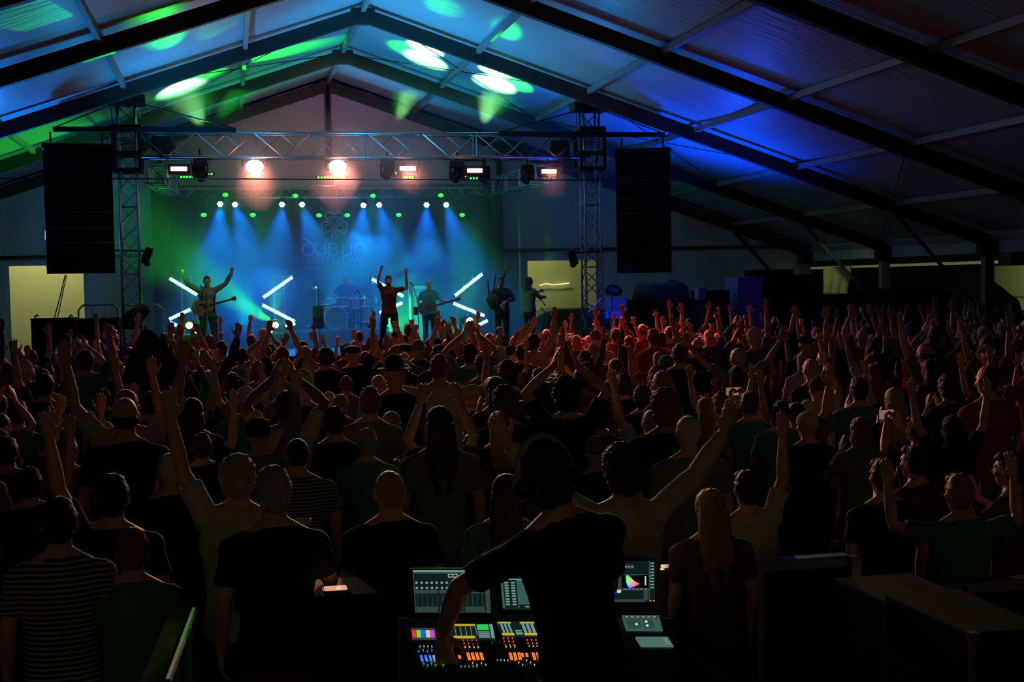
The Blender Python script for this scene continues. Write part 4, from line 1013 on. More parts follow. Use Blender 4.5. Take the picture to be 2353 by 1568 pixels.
# bagpiper
px_, py_ = at(1153, 700, 30.9).x, 30.9
pp = dict(L=dict(e=V(-.30,.06,1.20), w=V(-.06,.26,1.14), d=V(.6,.2,-.6), n=V(0,-1,0), kind='relax'), R=dict(e=V(.38,.10,1.18), w=V(.08,.27,1.04), d=V(-.6,.2,-.6), n=V(0,-1,0), kind='relax'), girth=1.05)
figure(px_, py_, STG, at(1156, 637, py_).z-STG, pp, 'short', 'dark', 'navy', 178, 'light', 'bagpiper in a dark shirt standing beside the dark curtain', long=True, trousers='black')
t = thing('bagpipes', at(1135, 690, py_-.2), 'dark bagpipes with three upright drones tucked under the piper\'s arm', 'bagpipes')
MB().ell(at(1133, 693, py_-.16), (.15,.14,.20)).build('bag', mat('pipe_bag', (.03,.035,.05), .8), t, smooth=True)
for (x0,y0_,x1,y1_,r) in [(1145,672,1166,613,.019),(1134,680,1138,634,.016),(1124,686,1121,645,.016)]:
    a, b = at(x0,y0_,py_-.12), at(x1,y1_,py_-.1); mb = MB().tube([a, a.lerp(b,.3), a.lerp(b,.32), a.lerp(b,.6), a.lerp(b,.62), b], [r*.7,r*.7,r*1.3,r,r*1.35,r*1.1], 8)
    mb.build('drone', DWOOD, t, smooth=True)
    MB().tube([b, b+(b-a).normalized()*.03], r*1.3, 8).build('drone_tip', CHROME, t)
MB().tube([at(1137,695,py_-.3), at(1150,722,py_-.38)], [.012,.014], 8).build('chanter', DWOOD, t)
MB().tube([at(1142,672,py_-.2), at(1152,660,py_-.14)], .008, 6).build('blow_pipe', DWOOD, t)
# fiddler with long hair
fx, fy = at(1216, 700, 31.2).x, 31.2
fp = dict(L=dict(e=V(-.24,.24,1.28), w=V(-.10,.44,1.38), d=V(.1,1,.2), n=V(1,0,0), kind='grip'), R=dict(e=V(.26,.16,1.22), w=V(.10,.40,1.24), d=V(0,1,-.2), n=V(-1,0,0), kind='grip'), girth=.95)
figure(fx, fy, STG, at(1214, 637, fy).z-STG, fp, 'long', 'dark', 'grey', -62, 'light', 'long haired fiddler in a greyish shaggy top, in profile against the pale opening', long=True, trousers='black', loose=.03)
t = thing('fiddle', at(1222, 668, fy-.1), 'dark fiddle tucked under the long haired musician\'s chin', 'fiddle')
a, b = at(1221, 663, fy-.12), at(1240, 688, fy-.2); d = (b-a).normalized(); mb = MB()
Mx = Matrix.Translation(a.lerp(b,.25)) @ d.to_track_quat('X','Z').to_matrix().to_4x4()
out = [(math.cos(q)*.18, math.copysign(.10*abs(math.sin(q))**.8*(1-.35*math.exp(-(math.cos(q)/.25)**2)), math.sin(q))) for q in [2*math.pi*k/28 for k in range(28)]]
MB().prism(out, .04, Mx).build('body', DWOOD, t, bevel=.006); MB().prism([(.1,-.012),(.42,-.010),(.42,.010),(.1,.012)], .02, Mx @ Matrix.Translation((0,0,.02))).build('neck', DWOOD, t)
MB().ell(Mx @ Vector((.43,0,.01)), (.02,.02,.025), None, 8, 6).build('scroll', DWOOD, t)
o = MB().tube([at(1205,700,fy-.3), at(1246,690,fy-.32)], .006, 6).build('fiddle_bow', DWOOD); tag(o, 'thin bow held across the dark fiddle', 'bow')
# microphones
def mic_stand(px, ptop, y, label, boom=None, thick=.011):
    a = at(px, ptop, y); t = thing('microphone_stand', (a.x, y, STG), label, 'microphone stand')
    MB().tube([(a.x, y, STG+.03), (a.x, y, a.z)], thick, 8).build('pole', BLACKP, t)
    MB().lathe([(.001,.03),(.12,.025),(.13,0)], Matrix.Translation((a.x, y, STG)), 20).build('base', BLACKP, t)
    tip = at(*boom, y-.1) if boom else a+V(0,-.02,.0)
    if boom: MB().tube([a, tip], .008, 6).build('boom', BLACKP, t)
    d = V(-.2,.6,.3).normalized()
    MB().tube([tip, tip+d*.14], [.012,.020], 10).build('microphone', BLACKP, t); MB().ell(tip+d*.16, (.027,.027,.027)).build('grille', mat('mic_grille', (.35,.35,.37), .4, .8), t, smooth=True)
    return t
mic_stand(474, 676, gy-.75, 'microphone stand in front of the acoustic guitarist', (466, 664), .014)
mic_stand(961, 700, 30.6, 'microphone stand before the bass guitarist with a dark pouch', (950, 657))
o = MB().box(at(955, 715, 30.6), (.10,.06,.20)).build('stand_pouch', BLACK, None, bevel=.02); tag(o, 'dark pouch clipped to the microphone stand before the bass guitarist', 'pouch')
mic_stand(733, 700, 31.8, 'tall dark microphone stand before the drum kit', (731, 658), .016)
mic_stand(828, 690, 31.9, 'thin stand between the drum kit and the singer', (826, 672), .008)
mic_stand(1246, 740, 30.2, 'low stand before the fiddler', (1252, 716), .009)
mic_stand(621, 728, 32.3, 'short boom stand by the lamp beside the drum kit', (605, 717), .008)
t = thing('flute_rack', at(733, 720, 31.7), 'dark stand bag hung with small shiny whistles before the drum kit', 'instrument rack'); p = at(731, 718, 31.7)
MB().box(p+V(0,0,-.12), (.26,.14,.55)).build('bag', CURTAIN, t, bevel=.04)
for k in range(6): MB().tube([p+V(-.11+.045*k,-.09,.15), p+V(-.11+.045*k,-.09,-.10-.03*(k%3))], .010, 6).build('whistle', CHROME, t)
# amplifiers, wedges, boxes on stage
def amp(px0, py0, px1, y, label, h=None, m=BLACKP):
    a, b = at(px0, py0, y), at(px1, py0, y); z1 = a.z; t = thing('amplifier', ((a.x+b.x)/2, y, STG), label, 'amplifier')
    MB().box(((a.x+b.x)/2, y+.2, (STG+z1)/2), (b.x-a.x, .4, z1-STG)).build('cabinet', m, t, bevel=.015)
    MB().box(((a.x+b.x)/2, y-.005, (STG+z1)/2-.06), (b.x-a.x-.06, .02, z1-STG-.20)).build('grille', mat('amp_grille', (.06,.065,.07), .8), t)
    MB().box(((a.x+b.x)/2, y-.006, z1-.07), (b.x-a.x-.06, .02, .07)).build('control_panel', ALU, t)
    for k in range(4): MB().lathe([(.012,0),(.012,.02),(.001,.02)], Matrix.Translation((a.x+(b.x-a.x)*(.25+.16*k), y-.02, z1-.07)) @ Matrix.Rotation(R(90),4,'X'), 10).build('knob', BLACKP, t)
    MB().tube([((a.x+b.x)/2-.08, y+.2, z1), ((a.x+b.x)/2-.08, y+.2, z1+.03), ((a.x+b.x)/2+.08, y+.2, z1+.03), ((a.x+b.x)/2+.08, y+.2, z1)], .010, 6).build('handle', BLACKP, t)
    return t
amp(948, 655, 992, 34.6, 'tall amplifier stack behind the bass guitarist')
amp(700, 742, 722, 34.8, 'small amplifier on the guitarist side of the drum kit')
amp(1040, 745, 1066, 34.8, 'small amplifier below the bass guitar headstock')
def wedge(px, y, label):
    p = at(px, 770, y); x = p.x; t = thing('floor_monitor', (x, y, STG), label, 'monitor speaker')
    mb = MB(); w_, d_, h_ = .5, .36, .30
    vs = [(x+s*w_/2, y+a, STG+b) for s in (-1, 1) for a, b in ((-d_/2,0),(d_/2,0),(d_/2,.12),(-d_/2,h_))]
    mb.add(vs, [(0,1,2,3),(4,7,6,5),(0,4,5,1),(1,5,6,2),(2,6,7,3),(3,7,4,0)]); mb.build('cabinet', BLACK, t, bevel=.01)
    MB().box((x, y+.02, STG+.215), (w_-.06, .36, .01), Matrix.Rotation(-math.atan2(.18,.36), 3, 'X')).build('grille', mat('amp_grille'), t); return t
for px, lb in [(445,'floor monitor before the acoustic guitarist'),(600,'floor monitor at the stage edge before the gap'),(880,'floor monitor at the singer\'s feet'),(1000,'floor monitor before the bass guitarist'),(1160,'floor monitor at the bagpiper\'s feet')]: wedge(px, 30.0, lb)
q_ = at(941, 660, 33.0); o = MB().box((q_.x, q_.y, (q_.z+STG)/2), (.05,.05,q_.z-STG)).build('light_post', mat('post_chrome', (.6,.8,.7), .3, .8)); tag(o, 'bright vertical post beside the bass guitarist', 'post')
# ------------------------------------------------------------------ side stage equipment
def case(name, px0, py0, px1, y, depth, label, cat='equipment case', m=CASEBK, floor=0, py1=None, handles=True, cat_group=None):
    a, b = at(px0, py0, y), at(px1, py0, y); zb_ = floor if py1 is None else at(px0, py1, y).z
    t = thing(name, ((a.x+b.x)/2, y, zb_), label, cat, cat_group); W, H = b.x-a.x, a.z-zb_; cxx, cz = (a.x+b.x)/2, (a.z+zb_)/2
    MB().box((cxx, y+depth/2, cz), (W, depth, H)).build('case_body', m, t, bevel=.012)
    e = MB()
    for sx_ in (-1, 1):
        for sz_ in (-1, 1): e.box((cxx+sx_*(W/2-.01), y-.004, cz+sz_*(H/2-.01)), (.035,.03,.035))
        e.box((cxx+sx_*(W/2-.008), y-.003, cz), (.02,.016,H))
    e.build('corner_trim', mat('dull_metal', (.12,.12,.12), .5, .7), t)
    if handles: MB().tube([(cxx-.07, y-.01, cz), (cxx-.07, y-.04, cz), (cxx+.07, y-.04, cz), (cxx+.07, y-.01, cz)], .010, 6).build('handle', BLACKP, t)
    return t
case('flight_case', 1696, 637, 1752, 27.5, .8, 'tall blue lit case, its pale side turned to the stage', m=CASEBL)
case('flight_case', 1754, 632, 1868, 27.7, 1.0, 'wide tall black case standing against the tall blue one')
case('flight_case', 1732, 620, 1822, 27.9, .6, 'low black box lying on the tallest cases', py1=634, handles=False)
case('flight_case', 1612, 668, 1676, 27.3, .7, 'low dark rack next to the tall blue lit case')
case('speaker_box', 1606, 662, 1622, 27.0, .3, 'small blue box on top of the low dark rack', m=CASEBL, py1=690, handles=False)
case('flight_case', 1404, 685, 1440, 28.5, .35, 'blue lit lectern panel beside the lighting tower', m=CASEBL, py1=719, handles=False)
case('flight_case', 1399, 717, 1429, 28.3, .3, 'bright blue box on a stand beside the lighting tower', m=mat('bright_blue_box', (.12,.2,.7), .4), py1=733, handles=False)
t = thing('box_stand', at(1414, 740, 28.4), 'thin metal stand under the bright blue box', 'stand')
p = at(1414, 733, 28.4); MB().tube([(p.x,p.y,0), (p.x,p.y,p.z)], .02, 8).build('post', ALU, t); MB().box((p.x,p.y,.02), (.5,.5,.04)).build('base', ALU, t)
spot('side_blue', at(1340, 640, 27.6), at(1425, 705, 28.3), (.02,.10,1.0), 90, 90, 1, .1)
spot('side_blue', at(1560, 560, 25.5), at(1715, 690, 27.5), (.02,.07,1.0), 22, 50, 1, .1)
case('flight_case', 1441, 690, 1600, 29.5, 1.0, 'long black case row under the hanging speaker stack')
case('flight_case', 1958, 676, 2036, 29, .8, 'black case below the pale hanging cloth')
case('flight_case', 1880, 690, 1956, 28.5, .8, 'black case between the tall cases and the tent post')
case('flight_case', 2040, 664, 2110, 26.5, .8, 'black case leaning near the tent post')
case('flight_case', 2112, 672, 2186, 26.8, .8, 'long black case under the diagonal brace')
case('flight_case', 2188, 732, 2262, 26.2, .8, 'low black case at the foot of the nearest visible post')
for (px, py, rx_, rz2, y, lb) in [(1500,672,.55,.35,29.8,'black covered lump of equipment under the speaker stack'),(1545,668,.40,.45,29.9,'second covered lump beside the first under the speaker stack'),(1408,662,.14,.13,28.8,'small dark hooded lamp above the bright blue boxes')]:
    mb = MB().ell(at(px, py, y)-V(0,0,rz2*.4), (rx_, .4, rz2), None, 18, 12); o = mb.build('covered_equipment', CURTAIN, None, True)
    for v in o.data.vertices: v.co += Vector(noise.noise_vector(v.co*3))*.08
    tag(o, lb, 'covered equipment')
o = cloth('dark_cover', (at(1360, 700, 28.8), at(1400, 720, 28.6), at(1400, 760, 28.6), at(1345, 745, 28.8)), CURTAIN, fold=.05); tag(o, 'dark cloth draped at the foot of the tower', 'cloth')
# dark grand piano like shape and car silhouette beyond the opening
t = thing('car', at(1300, 715, 40.3), 'dark car roof seen through the pale opening behind the fiddler', 'car'); p = at(1310, 712, 40.3)
out = [(-1.9,-.5),(1.9,-.5),(1.9,-.05),(1.5,.0),(1.0,.10),(.4,.16),(-.5,.16),(-1.0,.08),(-1.4,-.12),(-1.9,-.2)]
MB().prism(out, 1.6, Matrix.Translation((p.x, p.y, p.z-.10)) @ Matrix.Rotation(R(90),4,'X')).build('car_body', mat('car_paint', (.02,.022,.02), .25), t, bevel=.06)
MB().prism([(-.9,.0),(.9,.02),(.4,.11),(-.5,.11)], 1.62, Matrix.Translation((p.x, p.y, p.z-.10)) @ Matrix.Rotation(R(90),4,'X')).build('car_window', mat('car_glass', (.03,.04,.03), .05), t)
for sx_ in (-1.2, 1.2): MB().lathe([(.001,-.1),(.3,-.1),(.3,.1),(.001,.1)], Matrix.Translation((p.x+sx_, p.y-.85, .3)) @ Matrix.Rotation(R(90),4,'X'), 18).build('wheel', ROPE, t)
# left side: desks, rails, covered lamp
case('stage_desk', 71, 733, 171, 28.6, .6, 'black desk with gooseneck lamps in front of the yellow opening', 'desk', handles=False)
for px in (86, 165):
    o = MB().tube([at(px-4, 735, 28.6), at(px-6, 728, 28.6), at(px-2, 724, 28.55), at(px+1, 727, 28.5)], .018, 6).build('gooseneck_lamp', BLACKP); tag(o, 'small gooseneck lamp at the %s end of the black desk' % ('outer' if px < 100 else 'inner'), 'lamp')
case('stage_desk', 176, 733, 273, 28.4, .6, 'black covered desk behind the rail beside the lighting tower', 'desk', handles=False)
for (x0, x1, lb) in [(180, 272, 'rounded steel crowd rail behind the covered desk'), (281, 372, 'rounded steel crowd rail behind the lighting tower')]:
    y = 30.2 if x0 < 200 else 31.4
    a, b = at(x0, 702, y), at(x1, 702, y); zt_ = a.z; t = thing('crowd_rail', (a.x, y, 0), lb, 'barrier')
    MB().tube([(a.x,y,0),(a.x,y,zt_-.1),(a.x+.1,y,zt_),(b.x-.1,y,zt_),(b.x,y,zt_-.1),(b.x,y,0)], .022, 8).build('frame', ALU, t)
    for k in range(1, 3): MB().tube([(a.x+(b.x-a.x)*k/3,y,.3),(a.x+(b.x-a.x)*k/3,y,zt_)], .012, 6).build('bar', ALU, t)
o = MB().tube([at(298, 757, 28.2), at(300, 735, 28.2), at(318, 722, 28.2), at(338, 706, 28.2)], [.16,.20,.17,.12], 12).build('covered_followspot', CURTAIN, None, True); tag(o, 'black covered follow spot pointing up at the foot of the lighting tower', 'covered lamp')
# ================================================================== THE SOUND AND LIGHT DESK
def scr_map(px0, py0, px1, py1, yb_, yt_, slantx=0):
    bl, br, tl, tr = at(px0+slantx, py1, yb_), at(px1+slantx, py1, yb_), at(px0, py0, yt_), at(px1, py0, yt_)
    def f(u, v, off=0.0):
        p = bl.lerp(br, u).lerp(tl.lerp(tr, u), v); n = (tl-bl).cross(br-bl).normalized()
        if n.y > 0: n = -n
        return p+n*off
    return f
def rect(mb, f, u0, v0, u1, v1, off, th=.002):
    q = [f(u0,v0,off), f(u1,v0,off), f(u1,v1,off), f(u0,v1,off)]; b = [f(u0,v0,off-th), f(u1,v0,off-th), f(u1,v1,off-th), f(u0,v1,off-th)]
    return mb.add(q+b, [(0,1,2,3),(4,7,6,5),(0,4,5,1),(1,5,6,2),(2,6,7,3),(3,7,4,0)])
desk = thing('lighting_console', at(1250, 1500, 5.4), 'wide black lighting console with glowing screens and orange faders under the operator\'s hand', 'console')
def em(n, c, s=1.0): return emat(n, c, s)
G0 = em('ui_dark', (.004,.012,.012), 1); G1 = em('ui_grey', (.028,.055,.050), 1); G2 = em('ui_light', (.16,.30,.27), 1); G3 = em('ui_white', (.55,.70,.66), 1); GT = em('ui_teal', (.035,.10,.085), 1)
# surface
fS = scr_map(915, 1418, 1560, 1568, 5.02, 5.50)
mb = MB(); rect(mb, fS, 0, 0, 1, 1, -.004, .09); mb.build('surface', BLACKP, desk, bevel=.004)
# upper monitors
def monitor(x0, y0, x1, y1, nm, sl=6):
    f = scr_map(x0, y0, x1, y1, 5.62, 5.70, sl)
    mb = MB(); rect(mb, f, -.03, -.08, 1.03, 1.06, -.003, .035); m_ = mb.build('monitor', BLACKP, desk, bevel=.003); return f, m_
f1, m1 = monitor(948, 1311, 1122, 1409, 'a')
f2, m2 = monitor(1150, 1331, 1400, 1400, 'b')
f3, m3 = monitor(1404, 1290, 1505, 1384, 'c', 0)
def R_(name, f, par, m, rects, off=.002):
    mb = MB()
    for r in rects: rect(mb, f, *r, off)
    return mb.build(name, m, par)
R_('screen_background', f1, m1, G0, [(0,0,1,1)], .0)
R_('screen_panel', f1, m1, G1, [(0,.92,.93,.955),(.005,.45,.31,.53),(.33,.45,.62,.53),(.65,.45,.92,.53),(0,.0,.012,1),(.94,0,1,1),(0,.01,.93,.03),(.02,.03,.3,.14),(.33,.03,.6,.14),(.66,.03,.92,.14)], .003)
R_('screen_title', f1, m1, G2, [(0,.955,.93,1)], .003)
R_('screen_frame', f1, m1, G3, [(.46,.83,.465,.90),(.52,.83,.525,.90),(.58,.83,.585,.90),(.46,.83,.585,.84),(.46,.895,.585,.905)], .004)
mb = MB()
for r_ in range(2):
    for k in range(14):
        c = f1(.04+.066*k, .70-.12*r_, .003); mb.tube([c, c+V(0,-.001,0)], .0058, 10)
mb.build('screen_dials', G2, m1)
mb = MB()
for k in range(14):
    rect(mb, f1, .035+.066*k, .16, .04+.066*k, .43, .003); rect(mb, f1, .03+.066*k, .09, .045+.066*k, .12, .004)
    for q in range(3): rect(mb, f1, .945, .15+.22*q+.03*(k%3), .985, .165+.22*q+.03*(k%3), .004)
mb.build('screen_faders', G1, m1)
R_('screen_background', f2, m2, GT, [(0,0,1,1)], .0)
R_('screen_panel', f2, m2, G0, [(.02,.0,.14,.97),(.0,-.0,1,.02),(.15,.02,1,.14)], .002)
R_('screen_title', f2, m2, G2, [(.06,.96,1,1)], .003)
R_('screen_swatch', f2, m2, em('ui_blue', (.02,.12,.9), 1), [(.20,.70,.27,.88)], .003)
mb = MB()
for c_ in range(2):
    for k in range(9): rect(mb, f2, .03+.06*c_, .12+.09*k, .065+.06*c_, .17+.09*k, .003)
for k in range(6): rect(mb, f2, .2+.12*k, .05, .24+.12*k, .08, .003)
mb.build('screen_buttons', G2, m2)
R_('screen_background', f3, m3, G0, [(0,0,1,1)], .0)
R_('screen_panel', f3, m3, G1, [(0,.82,.52,.9),(0,.34,.23,.66),(.28,.36,.36,.66),(0,.0,.78,.06),(.86,.0,.88,1),(.0,.28,.86,.33),(.74,.05,.84,.28)], .003)
R_('screen_buttons', f3, m3, G2, [(.03+.07*k,.84,.07+.07*k,.87) for k in range(7)]+[(.9,.93-.075*k,.97,.96-.075*k) for k in range(9)]+[(.30+.09*k,.30,.35+.09*k,.32) for k in range(6)]+[(.30,.64,.84,.66)]+[(.88+.0*k,.70-.1*k,.90,.72-.1*k) for k in range(4)], .004)
R_('screen_swatch', f3, m3, em('ui_blue', (.02,.12,.9), 1), [(.05,.22,.13,.29)], .004); R_('screen_swatch', f3, m3, G3, [(.14,.22,.22,.29)], .004); R_('screen_swatch', f3, m3, em('ui_yellow', (.7,.45,.03), 1), [(.1,.62,.14,.65),(.16,.62,.2,.65),(.88,.015,.91,.04),(.96,.015,.99,.04)], .004)
# colour triangle
def tri_mat():
    m_ = bpy.data.materials.new('colour_picker'); m_.use_nodes = True; nt = m_.node_tree; b = nt.nodes['Principled BSDF']
    at_ = nt.nodes.new('ShaderNodeVertexColor'); at_.layer_name = 'hue'; nt.links.new(at_.outputs[0], b.inputs['Emission Color']); b.inputs['Emission Strength'].default_value = 1.3; b.inputs['Base Color'].default_value = (.01,.01,.01,1); return m_
mb = MB(); tri = [(.33,.62),(.36,.645),(.39,.63),(.52,.50),(.645,.435),(.53,.37),(.42,.325),(.37,.37),(.335,.48)]
mb.add([f3(.43,.46,.006)]+[f3(u,v,.006) for u, v in tri], [(0,i+1,(i+1)%9+1) for i in range(9)])
R_('picker_back', f3, m3, BLACK, [(.24,.34,.84,.66)], .004)
me = mb.mesh('colour_triangle'); cl = me.color_attributes.new('hue', 'FLOAT_COLOR', 'POINT')
for i, c in enumerate([(.40,.42,.30),(.1,1,.1),(.05,1,.05),(.15,.9,.0),(.9,.35,.02),(1,.05,.03),(.9,.05,.5),(.15,.1,1),(.0,.5,.9),(.0,.9,.4)]): cl.data[i].color = (*c, 1)
me.materials.append(tri_mat()); o = bpy.data.objects.new('colour_triangle', me); COL.objects.link(o); o.parent = m3; o['label'] = 'rainbow coloured picker triangle'
R_('grey_ramp', f3, m3, G3, [(.76,.40,.79,.62)], .005)
# letterbox screens on the slope
def ys(py): return 5.50-(py-1418)/150*.48-.016
def lb(x0, y0, x1, y1, sl): return scr_map(x0, y0, x1, y1, ys(y1), ys(y0), sl)
YEL = em('ui_amber', (.55,.40,.03), 1); GRN = em('ui_green', (.03,.55,.10), 1)
f = lb(944, 1450, 1000, 1466, 2); mb = MB(); rect(mb, f, -.02, -.5, 1.02, 1.4, 0, .01); s_ = mb.build('letterbox_screen', BLACKP, desk)
for k, c in enumerate([(.8,.03,.03),(.12,.75,.05),(.03,.10,.8),(.55,.60,.5),(.75,.05,.6)]): R_('colour_tile', f, s_, em('tile_%d' % k, c, 1), [(.03+.19*k,0,.20+.19*k,1)], .003)
R_('screen_panel', f, s_, G1, [(0,-.35,1,-.1),(0,1.1,1,1.3)], .003)
f = lb(1031, 1436, 1131, 1468, 6); mb = MB(); rect(mb, f, -.02, -.06, 1.02, 1.06, 0, .01); s_ = mb.build('letterbox_screen', G0, desk)
R_('screen_bars', f, s_, YEL, [(.06,.0,.55,.15),(.0,.9,.6,1.0)], .003); R_('screen_green', f, s_, GRN, [(.64,.6,.9,.98)], .003); R_('screen_white', f, s_, G2, [(.12+.12*k,.2,.13+.12*k,.85) for k in range(5)]+[(.64,.05+.12*k,.9,.10+.12*k) for k in range(4)]+[(.93,.0,1,1)], .003)
f = lb(1143, 1431, 1228, 1461, 12); mb = MB(); rect(mb, f, -.02, -.06, 1.02, 1.06, 0, .01); s_ = mb.build('letterbox_screen', G0, desk)
R_('screen_bars', f, s_, YEL, [(.0,.0,.32,.15),(.6,.0,1,.15),(0,.9,.35,1),(.6,.9,1,1)], .003); R_('screen_white', f, s_, G2, [(.05+.1*k,.2,.10+.1*k,.85) for k in range(3)]+[(.62+.12*k,.2,.69+.12*k,.85) for k in range(3)]+[(.38,.05,.56,.2),(.38,.3,.56,.38)], .003)
f = lb(1433, 1416, 1512, 1446, 8); mb = MB(); rect(mb, f, -.03, -.06, 1.03, 1.06, 0, .01); s_ = mb.build('touch_screen', GT, desk)
R_('screen_panel', f, s_, G1, [(0,.78,1,1),(.02,.05,.44,.7),(.5,.05,.8,.7)], .002); mb = MB()
for u, v in ((.3,.3),(.6,.2),(.6,.5)): c = f(u, v, .004); mb.tube([c, c+V(0,-.001,.001)], .006, 12)
mb.build('screen_dials', G3, s_); R_('screen_buttons', f, s_, G2, [(.03+.16*k,.85,.12+.16*k,.92) for k in range(6)], .004)
f = lb(1463, 1465, 1533, 1484, 12); mb = MB(); rect(mb, f, -.03, -.06, 1.03, 1.06, 0, .01); s_ = mb.build('touch_pad', em('pad_grey', (.07,.15,.13), 1), desk)
R_('pad_marks', f, s_, G2, [(.84,.2+.2*k,.94,.26+.2*k) for k in range(4)], .003)
mb = MB()
for px in (1468, 1484, 1500, 1514):
    p = at(px, 1457, 5.42); mb.lathe([(.016,0),(.016,.012),(.001,.013)], Matrix.Translation(p), 16)
mb.build('encoder_wheels', CHROME, desk)
# faders and key lights
def led_rows(pts, m, nm):
    mb = MB()
    for px, py, w_, h_ in pts:
        yy = ys(py)+.010; a, b = at(px, py, yy), at(px+w_, py, yy); c = at(px+(py-1500)*.0+h_*.30, py+h_, yy-h_/150*.48)
        e = b-a; q = c-a; u = V(0,-.2,1).normalized()*.004
        mb.add([a+u, b+u, b+q+u, a+q+u, a, b, b+q, a+q], [(0,1,2,3),(4,7,6,5),(0,4,5,1),(1,5,6,2),(2,6,7,3),(3,7,4,0)])
    return mb.build(nm, m, desk)
ORG = em('fader_orange', (1.0,.16,.01), 2.2); KEYR = em('key_red', (.9,.12,.03), 1.1); KEYW = em('key_white', (.45,.55,.45), 1); KEYG = em('key_green', (.1,.4,.15), .8); KEYB = em('key_blue', (.05,.2,.9), 1.4)
fx_ = [1072+10*k for k in range(4)]+[1169+10*k for k in range(3)]+[1222+10*k for k in range(4)]
for px in fx_:
    led_rows([(px, 1502, 1.8, 15), (px+3.6, 1502, 1.8, 15)], ORG, 'fader_slot')
    led_rows([(px+2, 1507, 4.5, 2.0)], BLACKP, 'fader_knob')
for px, h_ in ((1197,8),(1207,8),(1019,6),(1053,6)): led_rows([(px, 1503+(5 if px<1100 else 0), 1.6, h_), (px+3, 1503+(5 if px<1100 else 0), 1.6, h_)], ORG, 'fader_slot')
for k, px in enumerate((965,975,985,994,1005)): led_rows([(px, 1508, 1.5, 13), (px+3, 1508, 1.5, 13)], KEYW if k == 3 else KEYB, 'fader_slot')
pr = random.Random(3)
led_rows([(1063+10*k+2*r_, 1471+r_*8, 2.4, 2) for k in range(4) for r_ in range(3)]+[(1156+10*k+2*r_, 1467+r_*8, 2.2, 2) for k in range(3) for r_ in range(3)]+[(1208+10*k+2*r_, 1463+r_*8, 2.2, 2) for k in range(4) for r_ in range(3)], KEYR, 'key_lights')  # lit console keys, one mesh per key colour
led_rows([(1068+10*k, 1488, 2.2, 2) for k in range(4)]+[(1162+10*k, 1487, 2.2, 2) for k in range(3)]+[(1215+9*k, 1485, 2.2, 2) for k in range(4)]+[(1085+10*k, 1524+4*(k%2), 2, 2) for k in range(4)]+[(1182+9*k, 1518+5*(k%3), 2, 2) for k in range(8)]+[(964+9*k, 1486, 2, 2) for k in range(5)]+[(1130+9*k, 1478, 1.6, 1.6) for k in range(3)]+[(1142+8*k, 1518, 1.6, 2) for k in range(4)], KEYW, 'key_lights')
led_rows([(972+9*k, 1526+3*(k%2), 3, 2) for k in range(6)]+[(1058+9*k, 1532, 3, 1.6) for k in range(5)], KEYG, 'key_lights')
led_rows([(961+10*k, 1497-2*(k%2), 2, 2) for k in range(5)], KEYB, 'key_lights')
for px in range(950, 1240, 11): led_rows([(px, 1478, 5, 3)], mat('key_cap', (.05,.05,.055), .5), 'key_row')
# stand of the desk and drape
a, b = fS(0, 1, -.1), fS(1, 1, -.1); c, d = fS(0, 0, -.1), fS(1, 0, -.1)
t = thing('desk_table', ((a.x+b.x)/2, 5.3, 0), 'dark draped table carrying the lighting console', 'table')
MB().box(((a.x+b.x)/2, 5.36, c.z-.10), (b.x-a.x+.3, .85, .04)).build('table_top', BLACK, t, bevel=.005)
drp = cloth('front_drape', ((a.x-.15, 5.82, c.z-.12), (b.x+.15, 5.82, c.z-.12), (b.x+.15, 5.84, 0), (a.x-.15, 5.84, 0)), CURTAIN, fold=.02, nx=30, freq=6, parent=None)
drp.parent = t; drp.matrix_parent_inverse = parent_inv(t)
for sx_ in (a.x-.1, b.x+.1):
    for yy in (5.0, 5.74): MB().tube([(sx_, yy, 0), (sx_, yy, c.z-.11)], .022, 6).build('leg', ALU, t)
# operator
ey = 4.85; EROLL = -9.0; EROT = 10.0
etop = at(1250, 1024, ey).z; EH = (etop-.12)/math.cos(R(EROLL)); esc = EH/1.755
ex = at(1250, 1024, ey).x-EH*math.sin(R(EROLL))*math.cos(R(EROT)); eloc = V(ex, ey, .12); eM = (Matrix.Rotation(R(EROT), 3, 'Z') @ Matrix.Rotation(R(EROLL), 3, 'Y')).inverted()
def eL(p): return (eM @ (Vector(p)-eloc))/esc
hw = eL(at(1016, 1462, 5.12)); el = eL(at(1052, 1352, 4.93))
ep = dict(L=dict(e=el, w=hw, d=V(.05,.35,-1), n=V(0,-1,-.3), kind='relax'), R=dict(e=V(.205,.12,1.15), w=V(.08,.34,1.08), d=V(0,1,-.4), n=V(0,0,-1), kind='relax'), head=V(-.012,.035,-.01), girth=.92,
          legs=[(V(-.10,0,.88), V(-.22,.04,.48), V(-.28,-.02,.06), V(-.29,.12,.03)), (V(.10,0,.88), V(.04,.03,.48), V(-.02,-.02,.10), V(-.01,.12,.06))])
figure(ex, ey, .12, EH, ep, 'curly', 'brown', 'black', EROT, 'light', 'operator in a black tee and headphones, curly haired, reaching over the lighting console', trousers='black', vox=.007, roll=EROLL)
op = [o for o in S.objects if o.name.startswith('person')][-1]
hp = MB(); hc = HC+V(-.012,.025,-.01)
hp.tube([hc+V(-.103*math.cos(a_), -.01, .0+.158*math.sin(a_)) for a_ in [math.pi*k/14 for k in range(15)]], .012, 8, True, 2.0)
hb = hp.build('headphone_band', mat('headband', (.20,.26,.28), .3), op); hb['label'] = 'pale glossy headphone band'
for s_ in (-1, 1):
    MB().ell(hc+V(s_*.103,-.005,-.01), (.024,.040,.046)).build('ear_cup', BLACKP, hb, True)
t = thing('desk_riser', (1.6, 4.2, 0), 'low black riser under the operator of the lighting console', 'platform')
MB().box((1.35, 4.3, .06), (3.4, 1.25, .12)).build('deck', STAGEM, t, bevel=.01)
